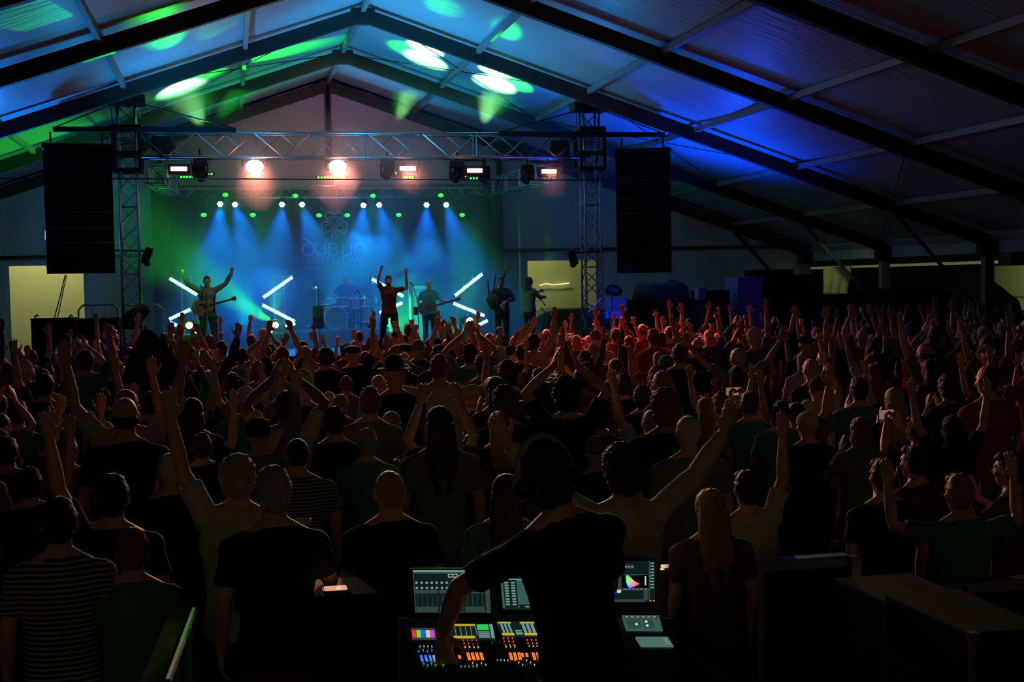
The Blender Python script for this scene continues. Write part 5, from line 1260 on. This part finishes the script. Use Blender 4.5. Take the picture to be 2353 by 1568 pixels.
# barrier and boxes around the desk
def barrier(px0, px1, y, ptop, label, h=None):
    a, b = at(px0, ptop, y), at(px1, ptop, y); t = thing('crowd_barrier', ((a.x+b.x)/2, y, 0), label, 'barrier'); z = a.z
    MB().box(((a.x+b.x)/2, y, z-.03), (b.x-a.x, .10, .06)).build('top_rail', mat('rail_metal', (.22,.24,.22), .4, .7), t, bevel=.01)
    MB().box(((a.x+b.x)/2, y, (z-.06)/2), (b.x-a.x, .03, z-.06)).build('panel', CURTAIN, t)
    n_ = max(2, int((b.x-a.x)/1.1))
    for k in range(n_+1): MB().box((a.x+(b.x-a.x)*k/n_, y-.05, z/2), (.04, .05, z)).build('post', ALU, t)
    return t
barrier(1508, 1950, 6.15, 1303, 'waist high black barrier between the lighting console and the crowd')
barrier(2000, 2420, 5.9, 1352, 'lower black barrier at the dark corner beside the road cases')
case('road_case', 2050, 1392, 2240, 4.6, .5, 'dark road case with a green glint standing beside the barrier', m=CASEBK)
case('road_case', 2228, 1458, 2420, 4.0, .6, 'low dark road case with metal edges in the dark corner', m=CASEBK)
e0, e1 = at(446, 1402, 5.3), at(385, 1568, 4.3); o = MB().tube([e0, e1], .012, 6).build('edge_strip', mat('edge_green_tint', (.03,.14,.04), .5, .3), None);  # green reflected gleam is put into the strip's base colour
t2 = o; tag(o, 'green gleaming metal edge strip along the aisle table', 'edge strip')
t = thing('aisle_table', (at(250, 1440, 4.9).x, 4.9, 0), 'dark side table with a green tinted edge, opposite the console', 'table')
mb = MB(); g1, g2 = e0+V(-.03,0,-.02), e1+V(-.03,0,-.02)
mb.add([g1, g2, g2+V(-.07,0,0), g1+V(-.07,0,0), g1-V(0,0,.06), g2-V(0,0,.06), g2+V(-.07,0,-.06), g1+V(-.07,0,-.06)], [(0,1,2,3),(4,7,6,5),(0,4,5,1),(1,5,6,2),(2,6,7,3),(3,7,4,0)]); mb.build('table_top', DARK, t)
for q in (g1, g2, g1+V(-.05,0,0), g2+V(-.05,0,0)): MB().tube([(q.x, q.y, 0), (q.x, q.y, q.z-.05)], .02, 6).build('leg', ALU, t)
spot('edge_green_fill', (e0.x+.25, 5.0, e0.z+.5), e0.lerp(e1, .4), GREEN, 6, 90, 1, .03)  # added lamp that makes the edge strip gleam green
t = thing('lit_phone', at(770, 1350, 5.9), 'small device lying flat with a bright pinkish screen between the crowd and the console', 'phone'); p = at(771, 1350, 5.9)
MB().box(p-V(0,0,.012), (.115,.09,.012)).build('body', BLACKP, t, bevel=.003); MB().box(p-V(0,0,.004), (.10,.078,.004)).build('screen', emat('phone_glow', (1,.42,.30), .8), t)
t = thing('standing_shelf', (p.x, 5.95, 0), 'dark ledge carrying the small glowing device', 'shelf'); MB().box((p.x, 6.0, p.z-.04), (.9,.35,.04)).build('top', BLACK, t); MB().box((p.x, 6.1, (p.z-.06)/2), (.85,.05,p.z-.06)).build('panel', CURTAIN, t)

# ================================================================== THE CROWD
USED = set()
COLS = [(120,'below the yellow opening'),(270,'below the first speaker stack'),(380,'below the first tower'),(560,'before the guitarist'),(690,'before the drumside tubes'),
        (830,'before the drums'),(950,'before the singer'),(1050,'before the bass guitarist'),(1190,'before the bagpiper'),(1330,'before the fiddler'),
        (1450,'below the second tower'),(1600,'below the second speaker stack'),(1760,'before the blue case'),(1900,'before the black cases'),(2050,'before the hanging cloth'),
        (2270,'between the tent posts'),(9999,'beside the rolled tarp')]
BANDS = [(7.3,'first row'),(9.2,'rows near the desk'),(11.5,'rear crowd'),(14,'middle crowd'),(17,'inner crowd'),(20,'forward crowd'),(22,'near the stage'),(99,'foremost rows')]
HP = {'short':'short {c} hair','crop':'cropped {c} hair','curly':'curly {c} hair','fuzzy':'fuzzy {c} hair','long':'long {c} hair','bob':'bobbed {c} hair','ponytail':'{c} ponytail','rim':'bald crown'}
CP = {'cap_back':'{c} backward cap','cap':'{c} cap','flatcap':'{c} flat cap','brimhat':'{c} brimmed hat'}
PP = {'down':'arms down','folded':'hands clasped','both_up':'both hands up','both_wide':'arms spread high','overhead_clap':'clapping overhead','arms_high':'arms arched overhead','right_up':'one arm up','left_up':'other arm up',
      'right_point':'pointing up','left_fist':'fist up','clap':'clapping','bent_up':'bent arms raised','holding_up':'drink raised','cup_low':'holding a cup','phone':'phone raised'}
PP['left_up'] = 'left arm up'; PP['right_up'] = 'right arm up'
def make_label(hair, hcol, cloth, pose, px, y, cap, ccap):
    a = CP[cap].format(c=ccap) if cap else (HP[hair].format(c=hcol) if hair else 'shaved head')
    c = [t_ for l_, t_ in COLS if px < l_][0]; b = [t_ for l_, t_ in BANDS if y < l_][0]
    return '%s, %s top, %s, %s, %s' % (a, cloth, PP[pose], b, c)
rnd = random.Random(11)
PLACED = []
SPEC_HIT = 0
def crowd(px, y, ztop, pose, hair, hcol, cloth, rot=0, skin='light', cap=None, ccap='pale', long=False, width=1.0, strict=False):
    global SPEC_HIT
    x = at(px, 900, y).x
    alt = list(CCOL); k = 0
    L = make_label(hair, hcol, cloth, pose, px, y, cap, ccap)
    while L in USED:
        cloth = alt[k % len(alt)]; k += 1; L = make_label(hair, hcol, cloth, pose, px, y, cap, ccap)
        if k > 20: hcol = rnd.choice(list(HCOL))
    USED.add(L); PLACED.append((x, y))
    return person(x, y, ztop, pose, hair, hcol, cloth, rot, skin, long, cap, ccap, rnd.choice(['navy','black','grey','brown']), L, None, width)
def mirror_for(px): return 0
def P(px, py, wd, pose, hair, hcol, cloth, rot=0, skin='light', cap=None, ccap='pale', long=False, width=1.0, hmin=1.50, hmax=1.93):
    s = (CAMZ-at(px, py, 10).z)/10
    y = FPX*.172/wd; h = CAMZ-s*y; h = max(hmin, min(hmax, h)); y = (CAMZ-h)/s
    y = max(5.95, y); 
    return crowd(px, y, CAMZ-s*y, pose, hair, hcol, cloth, rot, skin, cap, ccap, long, width)
# (px of head, py of its top, head width px, pose, hair, hair colour, clothing ...) read off the nearer rows
striped(P(125,1152,88,'down','short','dark','grey',5), 'short dark hair, striped shirt, arms down, first row below the yellow opening')
P(292,1222,105,'folded','short','red','green',0)
P(250,1098,80,'left_up','short','black','black',0,skin='light')
P(385,1046,66,'clap','crop','white','black',10)
P(540,1052,80,'left_up','fuzzy','grey','pale',8)
p622 = P(622,1080,92,'cup_low','short','grey','black',4)
striped(P(680,1012,62,'down','crop','dark','grey',0,skin='light',width=1.06), 'cropped dark hair, finely striped polo shirt, arms down, behind the short grey haired person')
P(890,1088,80,'down','crop','blond','black',2,skin='light',width=1.05)
P(1013,988,62,'arms_high',None,'dark','black',0,cap='cap_back',ccap='cream')
P(1008,940,64,'down','long','brown','olive',0)
P(1158,1096,78,'down','long','brown','teal',-14)
P(1430,1028,98,'both_wide','curly','brown','cream',4,long=True)
P(1368,1004,56,'down',None,'dark','black',0,cap='cap_back',ccap='olive')
P(1497,946,56,'left_up','crop','grey','pale',0)
P(1582,960,66,'down','crop','white','olive',0,width=1.08)
P(1630,1130,80,'down','long','blond','brown',0,hmin=1.5)
P(1716,1088,72,'right_up','short','brown','pale',0,width=1.0)
P(1856,948,56,'down',None,'dark','black',4,cap='cap_back',ccap='cream',width=1.1)
P(1722,906,50,'phone','short','brown','teal',0)
P(1795,925,52,'folded','short','dark','teal',-20)
P(1978,964,54,'clap','bob','red','olive',-6)
P(2032,1060,78,'down','short','brown','black',0,width=1.05)
P(2206,1096,84,'bent_up','short','blond','green',-4)
P(2105,1030,60,'clap','short','dark','maroon',20)
P(2325,1045,62,'clap','short','dark','brown',30)
P(1146,950,56,'down','long','blond','navy',4)
P(1196,927,52,'clap','short','brown','navy',0)
P(440,920,50,'left_up','bob','dark','black',0)
P(656,905,54,'overhead_clap','short','black','cream',0,skin='brown')
P(767,940,54,'down','short','dark','black',0)
P(238,970,46,'right_up',None,'dark','black',0,cap='cap',ccap='pale')
P(272,948,42,'down','bob','blond','yellow',0)
P(38,924,46,'down','short','dark','green',0)
P(150,1010,52,'right_up','short','brown','maroon',0)
P(898,950,44,'down','long','blond','olive',0)
P(918,903,46,'clap','curly','brown','maroon',0)
P(840,990,56,'down','short','grey','teal',0,hmin=1.5)
P(1085,1000,58,'down','bob','dark','brown',0)
P(345,905,44,'left_up','short','dark','olive',0)
P(570,900,42,'both_up','short','brown','grey',0)
P(1620,918,46,'down','long','blond','olive',0)
P(1660,905,46,'both_up','curly','red','maroon',0)
P(1858,920,44,'right_up',None,'dark','grey',0,cap='cap',ccap='pale')
P(1130,870,46,'down','crop','white','grey',0)
P(1161,892,54,'down','curly','brown','black',0)
P(1080,896,38,'down','fuzzy','grey','olive',0)
P(1168,833,42,'down','curly','brown','brown',0)
P(1020,842,40,'down','curly','brown','maroon',0)
P(908,826,46,'down',None,'dark','black',0,cap='brimhat',ccap='black')
P(882,880,38,'down','fuzzy','grey','brown',0)
P(796,867,34,'down','short','red','olive',0)
P(766,838,30,'down',None,'dark','grey',0,cap='cap_back',ccap='grey')
P(755,905,34,'down','fuzzy','white','olive',0); P(782,911,34,'down','fuzzy','grey','grey',4)
P(1345,866,42,'down','curly','red','maroon',0); P(1361,893,34,'down','short','brown','olive',0)
P(1432,864,40,'down','curly','brown','navy',0); P(1476,890,44,'down','curly','brown','black',-10)
P(1507,853,40,'down',None,'dark','olive',0,cap='cap_back',ccap='teal')
P(1377,936,52,'clap','crop','black','black',0,skin='brown')
P(1240,850,40,'right_up','short','dark','black',0)
P(1272,880,42,'phone','short','dark','olive',0)
P(1415,828,36,'down','long','red','maroon',0); P(1350,832,36,'down',None,'dark','maroon',0,cap='cap',ccap='maroon')
P(1552,818,34,'down','short','black','black',0)
P(1880,868,46,'holding_up',None,'dark','white',0,cap='cap',ccap='maroon')
P(1975,870,50,'clap','short','dark','teal',-16)
P(2058,900,44,'left_up','bob','dark','black',0)
P(1830,930,40,'both_up','short','dark','brown',0)
P(2190,960,46,'both_up','bob','dark','navy',0)
P(2110,960,44,'phone','short','dark','navy',14)
P(60,1080,60,'right_up','short','dark','navy',0)
P(10,1010,56,'both_up','short','dark','brown',0)
P(460,1000,52,'right_up','short','brown','black',0)
P(2280,880,42,'both_up','short','dark','olive',0)
# those who hold up the things the photograph singles out
GIVEN = []
def hand_pos(loc, sc, rot, v):
    c, s = math.cos(R(rot)), math.sin(R(rot)); return V(loc[0]+sc*(v[0]*c-v[1]*s), loc[1]+sc*(v[0]*s+v[1]*c), loc[2]+sc*v[2])
HANDAT = {'holding_up': (.175, .255, 1.935), 'phone': (0, .40, 1.74), 'cup_low': (.165, .345, 1.395), 'right_up': (.275, .10, 2.06)}
def holder(px, py, y, pose, hair, hcol, cloth, what, cap=None, ccap='pale'):
    s = (CAMZ-at(px, py, 10).z)/10; hv = HANDAT[pose]; sc = max(.86, min(1.06, (CAMZ-s*y)/hv[2])); y = (CAMZ-sc*hv[2])/s if pose != 'cup_low' else y
    if pose == 'cup_low': sc = max(.84, min(1.1, (CAMZ-s*y)/hv[2]))
    p = at(px, py, y); b = crowd_at(p.x-sc*hv[0], p.y-sc*hv[1], sc, pose, hair, hcol, cloth, cap, ccap); GIVEN.append((what, p, b)); return p
def crowd_at(x, y, sc, pose, hair, hcol, cloth, cap, ccap):
    px, _ = pix((x, y, 1.6)); zt_ = sc*(1.765 if (cap or hair == 'curly') else 1.745)
    L = make_label(hair, hcol, cloth, pose, px, y, cap, ccap)
    while L in USED: cloth = rnd.choice(list(CCOL)); L = make_label(hair, hcol, cloth, pose, px, y, cap, ccap)
    USED.add(L); PLACED.append((x, y))
    return person(x, y, zt_, pose, hair, hcol, cloth, 0, 'light', False, cap, ccap, 'navy', L)
HELD = [(195,793,20.5,'holding_up','short','dark','grey','c','white cup lifted in the dark below the first speaker stack'),(222,793,20,'holding_up','crop','dark','black','c','second white cup beside the lifted one below the first speaker stack'),
 (248,764,21,'holding_up','short','brown','navy','j','white mug shaped pitcher lifted above the heads below the first speaker stack'),
 (740,780,21,'holding_up','short','brown','navy','c','pale jug shaped cup lifted before the drum kit'),(813,768,21.5,'holding_up','curly','brown','maroon','c','tall cup of orange beer lifted before the drum kit'),
 (717,772,22,'holding_up','bob','dark','black','c','small blue lit cup lifted before the whistle rack'),(910,748,21,'holding_up','short','grey','olive','c','white cup lifted below the singer'),
 (946,744,22,'holding_up','crop','brown','grey','c','small pale cup lifted beside the singer\'s legs'),(1272,776,20.5,'holding_up','short','red','red','c','rim lit cup lifted in the red light below the fiddler'),
 (1635,752,22,'holding_up','short','dark','navy','c','pinkish cup lifted below the blue boxes'),(1266,972,10.2,'cup_low','bob','dark','navy','c','cup of amber beer held between the curly heads behind the operator'),
 (275,858,15,'holding_up','short','dark','navy','c','blue lit cup raised before the dark flag'),
 (1604,771,21.5,'phone','short','dark','maroon','p','upright glowing phone lifted below the low dark rack'),(1272,866,14.5,'phone','crop','dark','olive','p','phone filming in the middle of the crowd below the fiddler'),
 (1098,770,21.8,'phone','short','blond','grey','p','phone with a blue picture lifted below the round green lamp'),(1210,790,21.0,'right_up','short','red','maroon','f','')]
GIVEN.append((('c', 'clear cup glowing pink in the hand of the short grey haired person in black'), hand_pos(p622.location, p622.scale.z, 4, HANDAT['cup_low']), p622))
for h_ in HELD: holder(*h_[:7], (h_[7], h_[8]))
# the rest of the crowd, row by row
def pick(seq, ws):
    return rnd.choices(seq, ws)[0]
spots_ = []
y = 8.6
row = 0
while y < 23.6:
    sx_ = .70+.012*(y-8); x0, x1 = at(-60, 900, y).x, at(2400, 900, y).x
    x = x0+(row % 2)*sx_/2+rnd.uniform(-.1,.1)
    while x < x1:
        xx, yy = x+rnd.uniform(-.14,.14), y+rnd.uniform(-.16,.16)
        ok = all((xx-a)**2+((yy-b)*1.0)**2 > .46**2 for a, b in PLACED)
        if ok: spots_.append((xx, yy)); PLACED.append((xx, yy))
        x += sx_
    y += .70+.01*(y-8); row += 1
LIMIT = 292-len(ALLP)-0
rnd.shuffle(spots_)
spots_.sort(key=lambda q: q[1])
keep = spots_ if len(spots_) <= LIMIT else [s for i, s in enumerate(spots_) if (i*LIMIT)//len(spots_) != ((i-1)*LIMIT)//len(spots_)]
HOLD = []
for (xx, yy) in keep:
    px, _ = pix((xx, yy, 1.7)); far = yy > 13
    female = rnd.random() < .42
    h = rnd.gauss(1.66 if female else 1.77, .055)
    if yy > 19: h -= .03
    pose = pick(['down','folded','both_up','both_wide','overhead_clap','arms_high','right_up','left_up','right_point','left_fist','clap','bent_up','holding_up','phone'],
                [2.2,.8,3,1.5,1.6,.7,2.2,2.2,.8,.7,1.6,1.2,1.0,.6] if far else [6,2,.5,.2,.7,.2,.8,.8,.2,.2,2,.4,.5,.4])
    capk = None
    if female: hair = pick(['long','bob','ponytail','curly'], [4,2.5,2,1])
    else:
        hair = pick(['short','crop','curly','fuzzy','rim'], [5,3,1.2,1,1])
        if rnd.random() < .28: capk = pick(['cap_back','cap','flatcap','brimhat'], [3,3,1,1]); hair = None
    hcol = pick(['brown','dark','grey','white','blond','red'], [4,4,2,1,2 if female else .8,1.2])
    cloth_ = pick(list(CCOL), [4,1.6,2,2.5,1.2,1,1.6,1.2,1,1.2,1,1,.3,1])
    skin = pick(['light','tan','brown'], [6,2,.7])
    ccap = pick(['pale','white','black','navy','grey','green','maroon','olive'], [2,2,2,2,1,1,1,1])
    rot = rnd.gauss(0, 11)
    b = crowd(px, yy, max(1.5, min(1.9, h)), pose, hair, hcol, cloth_, rot, skin, capk, ccap, rnd.random() < .25, .92 if female else rnd.uniform(.97, 1.08))
    if pose in ('holding_up', 'phone'): HOLD.append(b)
for o in ALLP: pass
# drinks and phones in raised hands
cupm = mat('cup_plastic', (.62,.62,.66), .25); 
def cup(p, label, sc=1.0, beer=True, kind=0):
    t = thing('plastic_cup', p, label, 'cup'); M = Matrix.Translation(p)
    MB().lathe([(.001,-.055*sc),(.030*sc,-.055*sc),(.041*sc,.055*sc),(.038*sc,.055*sc),(.028*sc,-.05*sc)], M, 16).build('cup_body', cupm, t, smooth=True)
    if beer: MB().lathe([(.033*sc,-.03*sc),(.036*sc,.02*sc),(.001,.02*sc)], M, 14).build('drink', BEER, t)
    MB().lathe([(.041*sc,.052*sc),(.044*sc,.055*sc),(.041*sc,.058*sc)], M, 16).build('rim', cupm, t)
    return t
def phone(p, label, rot=0, lit=True):
    t = thing('mobile_phone', p, label, 'phone'); M = Matrix.Rotation(rot, 3, 'Z')
    MB().box(p, (.150,.010,.076), M).build('phone_body', BLACKP, t, bevel=.003)
    MB().box(p+M @ V(0,-.0062,0), (.138,.002,.068), M).build('phone_screen', emat('phone_picture', (.50,.28,.22), .45) if lit else BLACKP, t); return t
hset = set()
allhold = [o for o in S.objects if o.parent is None and o.get('category') == 'person' and o.data.name in ('body_holding_up','body_phone') and o not in [g_[2] for g_ in GIVEN]]
for b in allhold:
    sc = b.scale.z; rot = math.degrees(b.rotation_euler.z); px, _ = pix(b.location+V(0,0,1.7)); c = [t_ for l_, t_ in COLS if px < l_][0]
    bd_ = [t_ for l_, t_ in BANDS if b.location.y < l_][0]
    who = b['label'].split(',')[0]
    if 'holding' in b.data.name:
        p = hand_pos(b.location, sc, rot, (.175, .255, 1.935)); L = 'raised plastic cup, holder with %s, %s, %s' % (who, bd_, c)
        while L in hset: L = L.replace('raised', 'lifted' if 'lifted' not in L else 'tilted')
        hset.add(L); cup(p, L, 1.05)
    else:
        p = hand_pos(b.location, sc, rot, (0, .40, 1.74)); L = 'raised phone, holder with %s, %s, %s' % (who, bd_, c)
        while L in hset: L = L.replace('raised', 'lifted')
        hset.add(L); phone(p, L, R(rot))
# things lifted above the heads that the photograph singles out
for (kd, lb), p, b in GIVEN:
    if kd == 'c': cup(p, lb, 1.2 if p.y > 12 else 1.0)
    elif kd == 'p': phone(p, lb, 0)
    elif kd == 'j':
        t = thing('white_pitcher', p, lb, 'pitcher'); M = Matrix.Translation(p) @ Matrix.Rotation(R(20), 4, 'Y')
        MB().lathe([(.001,-.10),(.062,-.10),(.066,.10),(.060,.10),(.056,-.09)], M, 18).build('jug_body', mat('white_jug', (.7,.7,.78), .4), t, smooth=True)
        MB().tube([M @ V(.064,0,.07), M @ V(.115,0,.06), M @ V(.115,0,-.04), M @ V(.064,0,-.06)], .012, 8).build('handle', WHITEP, t)
    elif kd == 'f': FLAGP = p
# small striped flag
fp_ = FLAGP; yy_ = fp_.y-.02
t = thing('small_flag', fp_, 'small flag with red, white and yellow-green stripes held up below the fiddler', 'flag')
tipf = fp_+V(.05,-.02,.28); MB().tube([fp_-V(.02,0,.06), tipf], .006, 6).build('stick', WOOD, t)
ux = V(-.062,0,-.045); uy = V(-.05,0,-.16)
for k, (c, nm) in enumerate([((.4,.5,.05),'yellow-green'),((.7,.62,.5),'white'),((.7,.03,.03),'red')]):
    q = [tipf+ux*k*1.1, tipf+ux*(k+1)*1.1, tipf+ux*(k+1)*1.1+uy, tipf+ux*k*1.1+uy]; off = V(0,.006,0)
    MB().add(list(q)+[p_+off for p_ in q], [(0,1,2,3),(4,7,6,5),(0,4,5,1),(1,5,6,2),(2,6,7,3),(3,7,4,0)]).build('stripe', mat('flag_'+nm, c, .8), t)['label'] = nm+' stripe'
# large dark pennant
yf = 13.6
t = thing('dark_flag', at(365, 830, yf), 'large dark maroon flag hanging like a tent from a pole over the crowd', 'flag')
top = at(330, 757, yf); mb = MB(); vs = []; fs = []; nx, ny = 18, 14
bot = [at(283, 872, yf), at(296, 905, yf), at(350, 898, yf), at(440, 890, yf)]
for j in range(ny+1):
    for i in range(nx+1):
        u, v = i/nx, j/ny
        bp_ = bot[0].lerp(bot[1], min(1, u*5)) if u < .2 else (bot[1].lerp(bot[2], (u-.2)/.35) if u < .55 else bot[2].lerp(bot[3], (u-.55)/.45))
        tp = top.lerp(at(345, 757, yf), u); mid = (1.0 if u < .5 else 1.0)
        p = tp.lerp(bp_, v); p.x += .10*math.sin(math.pi*v)*(u-.35); p.y += .10*math.sin(u*11+v*2)*v+.25*v*(u-.5)
        vs.append(p)
for j in range(ny):
    for i in range(nx): fs.append((j*(nx+1)+i, j*(nx+1)+i+1, (j+1)*(nx+1)+i+1, (j+1)*(nx+1)+i))
o = mb.add(vs, fs).build('flag_cloth', mat('maroon_cloth', (.035,.012,.014), .9), t, smooth=True); s_ = o.modifiers.new('t', 'SOLIDIFY'); s_.thickness = .008
MB().tube([at(334, 750, yf), V(at(345, 1010, yf).x, yf, .02)], .012, 8).build('pole', DWOOD, t)
# ================================================================== HAZE
def haze(name, lo, hi, dens, g=.25, col=(1,1,1), label=None, noise_=None):
    lo, hi = Vector(lo), Vector(hi); c = (lo+hi)/2; d = hi-lo
    o = MB().box(c, d); m_ = bpy.data.materials.new(name+'_volume'); m_.use_nodes = True; nt = m_.node_tree; nt.nodes.remove(nt.nodes['Principled BSDF'])
    v = nt.nodes.new('ShaderNodeVolumeScatter'); v.inputs['Color'].default_value = (*col, 1); v.inputs['Density'].default_value = dens; v.inputs['Anisotropy'].default_value = g
    nt.links.new(v.outputs[0], nt.nodes['Material Output'].inputs['Volume'])
    m_.cycles.homogeneous_volume = True
    o = o.build(name, m_); tag(o, label, None, None, 'stuff'); return o
haze('haze', (SX0-.8, YT+.35, STG+.01), (SX1+.2, YB-.12, 6.9), .026, .25, label='thin stage haze filling the stage up to the truss')
haze('haze', (SX0+.2, 31.6, STG+.012), (SX1-1.4, YB-.15, 5.0), .036, .25, label='thicker stage haze in the blue beams behind the band')
def puff(px, py, y, rx, ry, rz, dens, seed, label, zm=5.2, ym=31.75):
    c = at(px, py, y); mb = MB().ell((0,0,0), (rx, ry, rz), None, 28, 18); sd = Vector((seed*3.1, seed*1.7, seed))
    for i, v in enumerate(mb.v):
        v = Vector(v); n = noise.noise(v*.9+sd)*.45+noise.noise(v*2.2+sd)*.25; q = v*(1+n)+c
        q.x = max(SX0+.3, min(SX1-1.5, q.x)); q.y = max(ym, min(YB-.3, q.y)); q.z = max(STG+.03, min(zm, q.z)); mb.v[i] = tuple(q)
    m_ = bpy.data.materials.new('smoke_volume'); m_.use_nodes = True; nt = m_.node_tree; nt.nodes.remove(nt.nodes['Principled BSDF'])
    v = nt.nodes.new('ShaderNodeVolumeScatter'); v.inputs['Density'].default_value = dens; v.inputs['Anisotropy'].default_value = .2
    nt.links.new(v.outputs[0], nt.nodes['Material Output'].inputs['Volume']); m_.cycles.homogeneous_volume = True
    tag(mb.build('smoke', m_, smooth=True), label, None, None, 'stuff')
puff(815, 600, 34.6, 1.1, .8, .8, .16, 1, 'bright cyan smoke cloud drifting over the drummer')
puff(745, 660, 34.4, .8, .7, .6, .12, 2, 'blue green smoke beside the drum kit')
puff(560, 680, 33.2, 1.2, .8, .8, .13, 3, 'green tinted smoke between the guitarist and the second tube stand')
puff(520, 590, 34.0, .9, .7, .7, .07, 4, 'blue smoke above the acoustic guitarist')
puff(985, 610, 34.4, .9, .7, .6, .10, 5, 'blue smoke behind the bass guitarist')
puff(1000, 700, 34.0, .9, .6, .6, .10, 6, 'green lit smoke around the bass guitarist')
puff(585, 385, 28.7, 1.0, .85, .85, .13, 7, 'glowing haze around the second pink floodlight', 6.85, 27.2)
puff(776, 383, 28.7, 1.2, .9, .95, .14, 8, 'glowing haze around the brightest pink floodlight', 6.85, 27.2)
puff(940, 387, 28.7, .8, .7, .65, .12, 9, 'glowing haze around the fourth pink floodlight', 6.85, 27.2)
puff(1262, 400, 28.7, .5, .5, .45, .08, 10, 'glowing haze around the last pink floodlight', 6.85, 27.2)

# repeats carry the name of their group
GROUPS = {'plastic_cup': 'raised plastic cups', 'mobile_phone': 'raised phones', 'flight_case': 'equipment cases beside the stage', 'drum': 'drums of the kit', 'cymbal': 'cymbals of the kit',
          'moving_head': 'moving heads hung on the front truss', 'floor_monitor': 'floor monitors at the stage edge', 'microphone_stand': 'microphone stands on the stage', 'line_array': 'hanging speaker stacks',
          'lighting_tower': 'lattice lighting towers', 'rigging_beam': 'rigging beams on the towers', 'crowd_rail': 'steel rails at the side of the stage', 'road_case': 'dark road cases by the desk', 'amplifier': 'amplifiers on the stage'}
for o in S.objects:
    if o.parent is None and o.get('category') and not o.get('group'):
        s_ = o.name.split('.')[0]
        if s_ in GROUPS: o['group'] = GROUPS[s_]
for o in S.objects:
    if o.parent is None and o.name.startswith('person'): o['group'] = 'crowd before the stage' if (o.location.y < 25 and o.location.y > 5) else ('musicians on the stage' if o.location.y > 25 else 'crew at the desk')
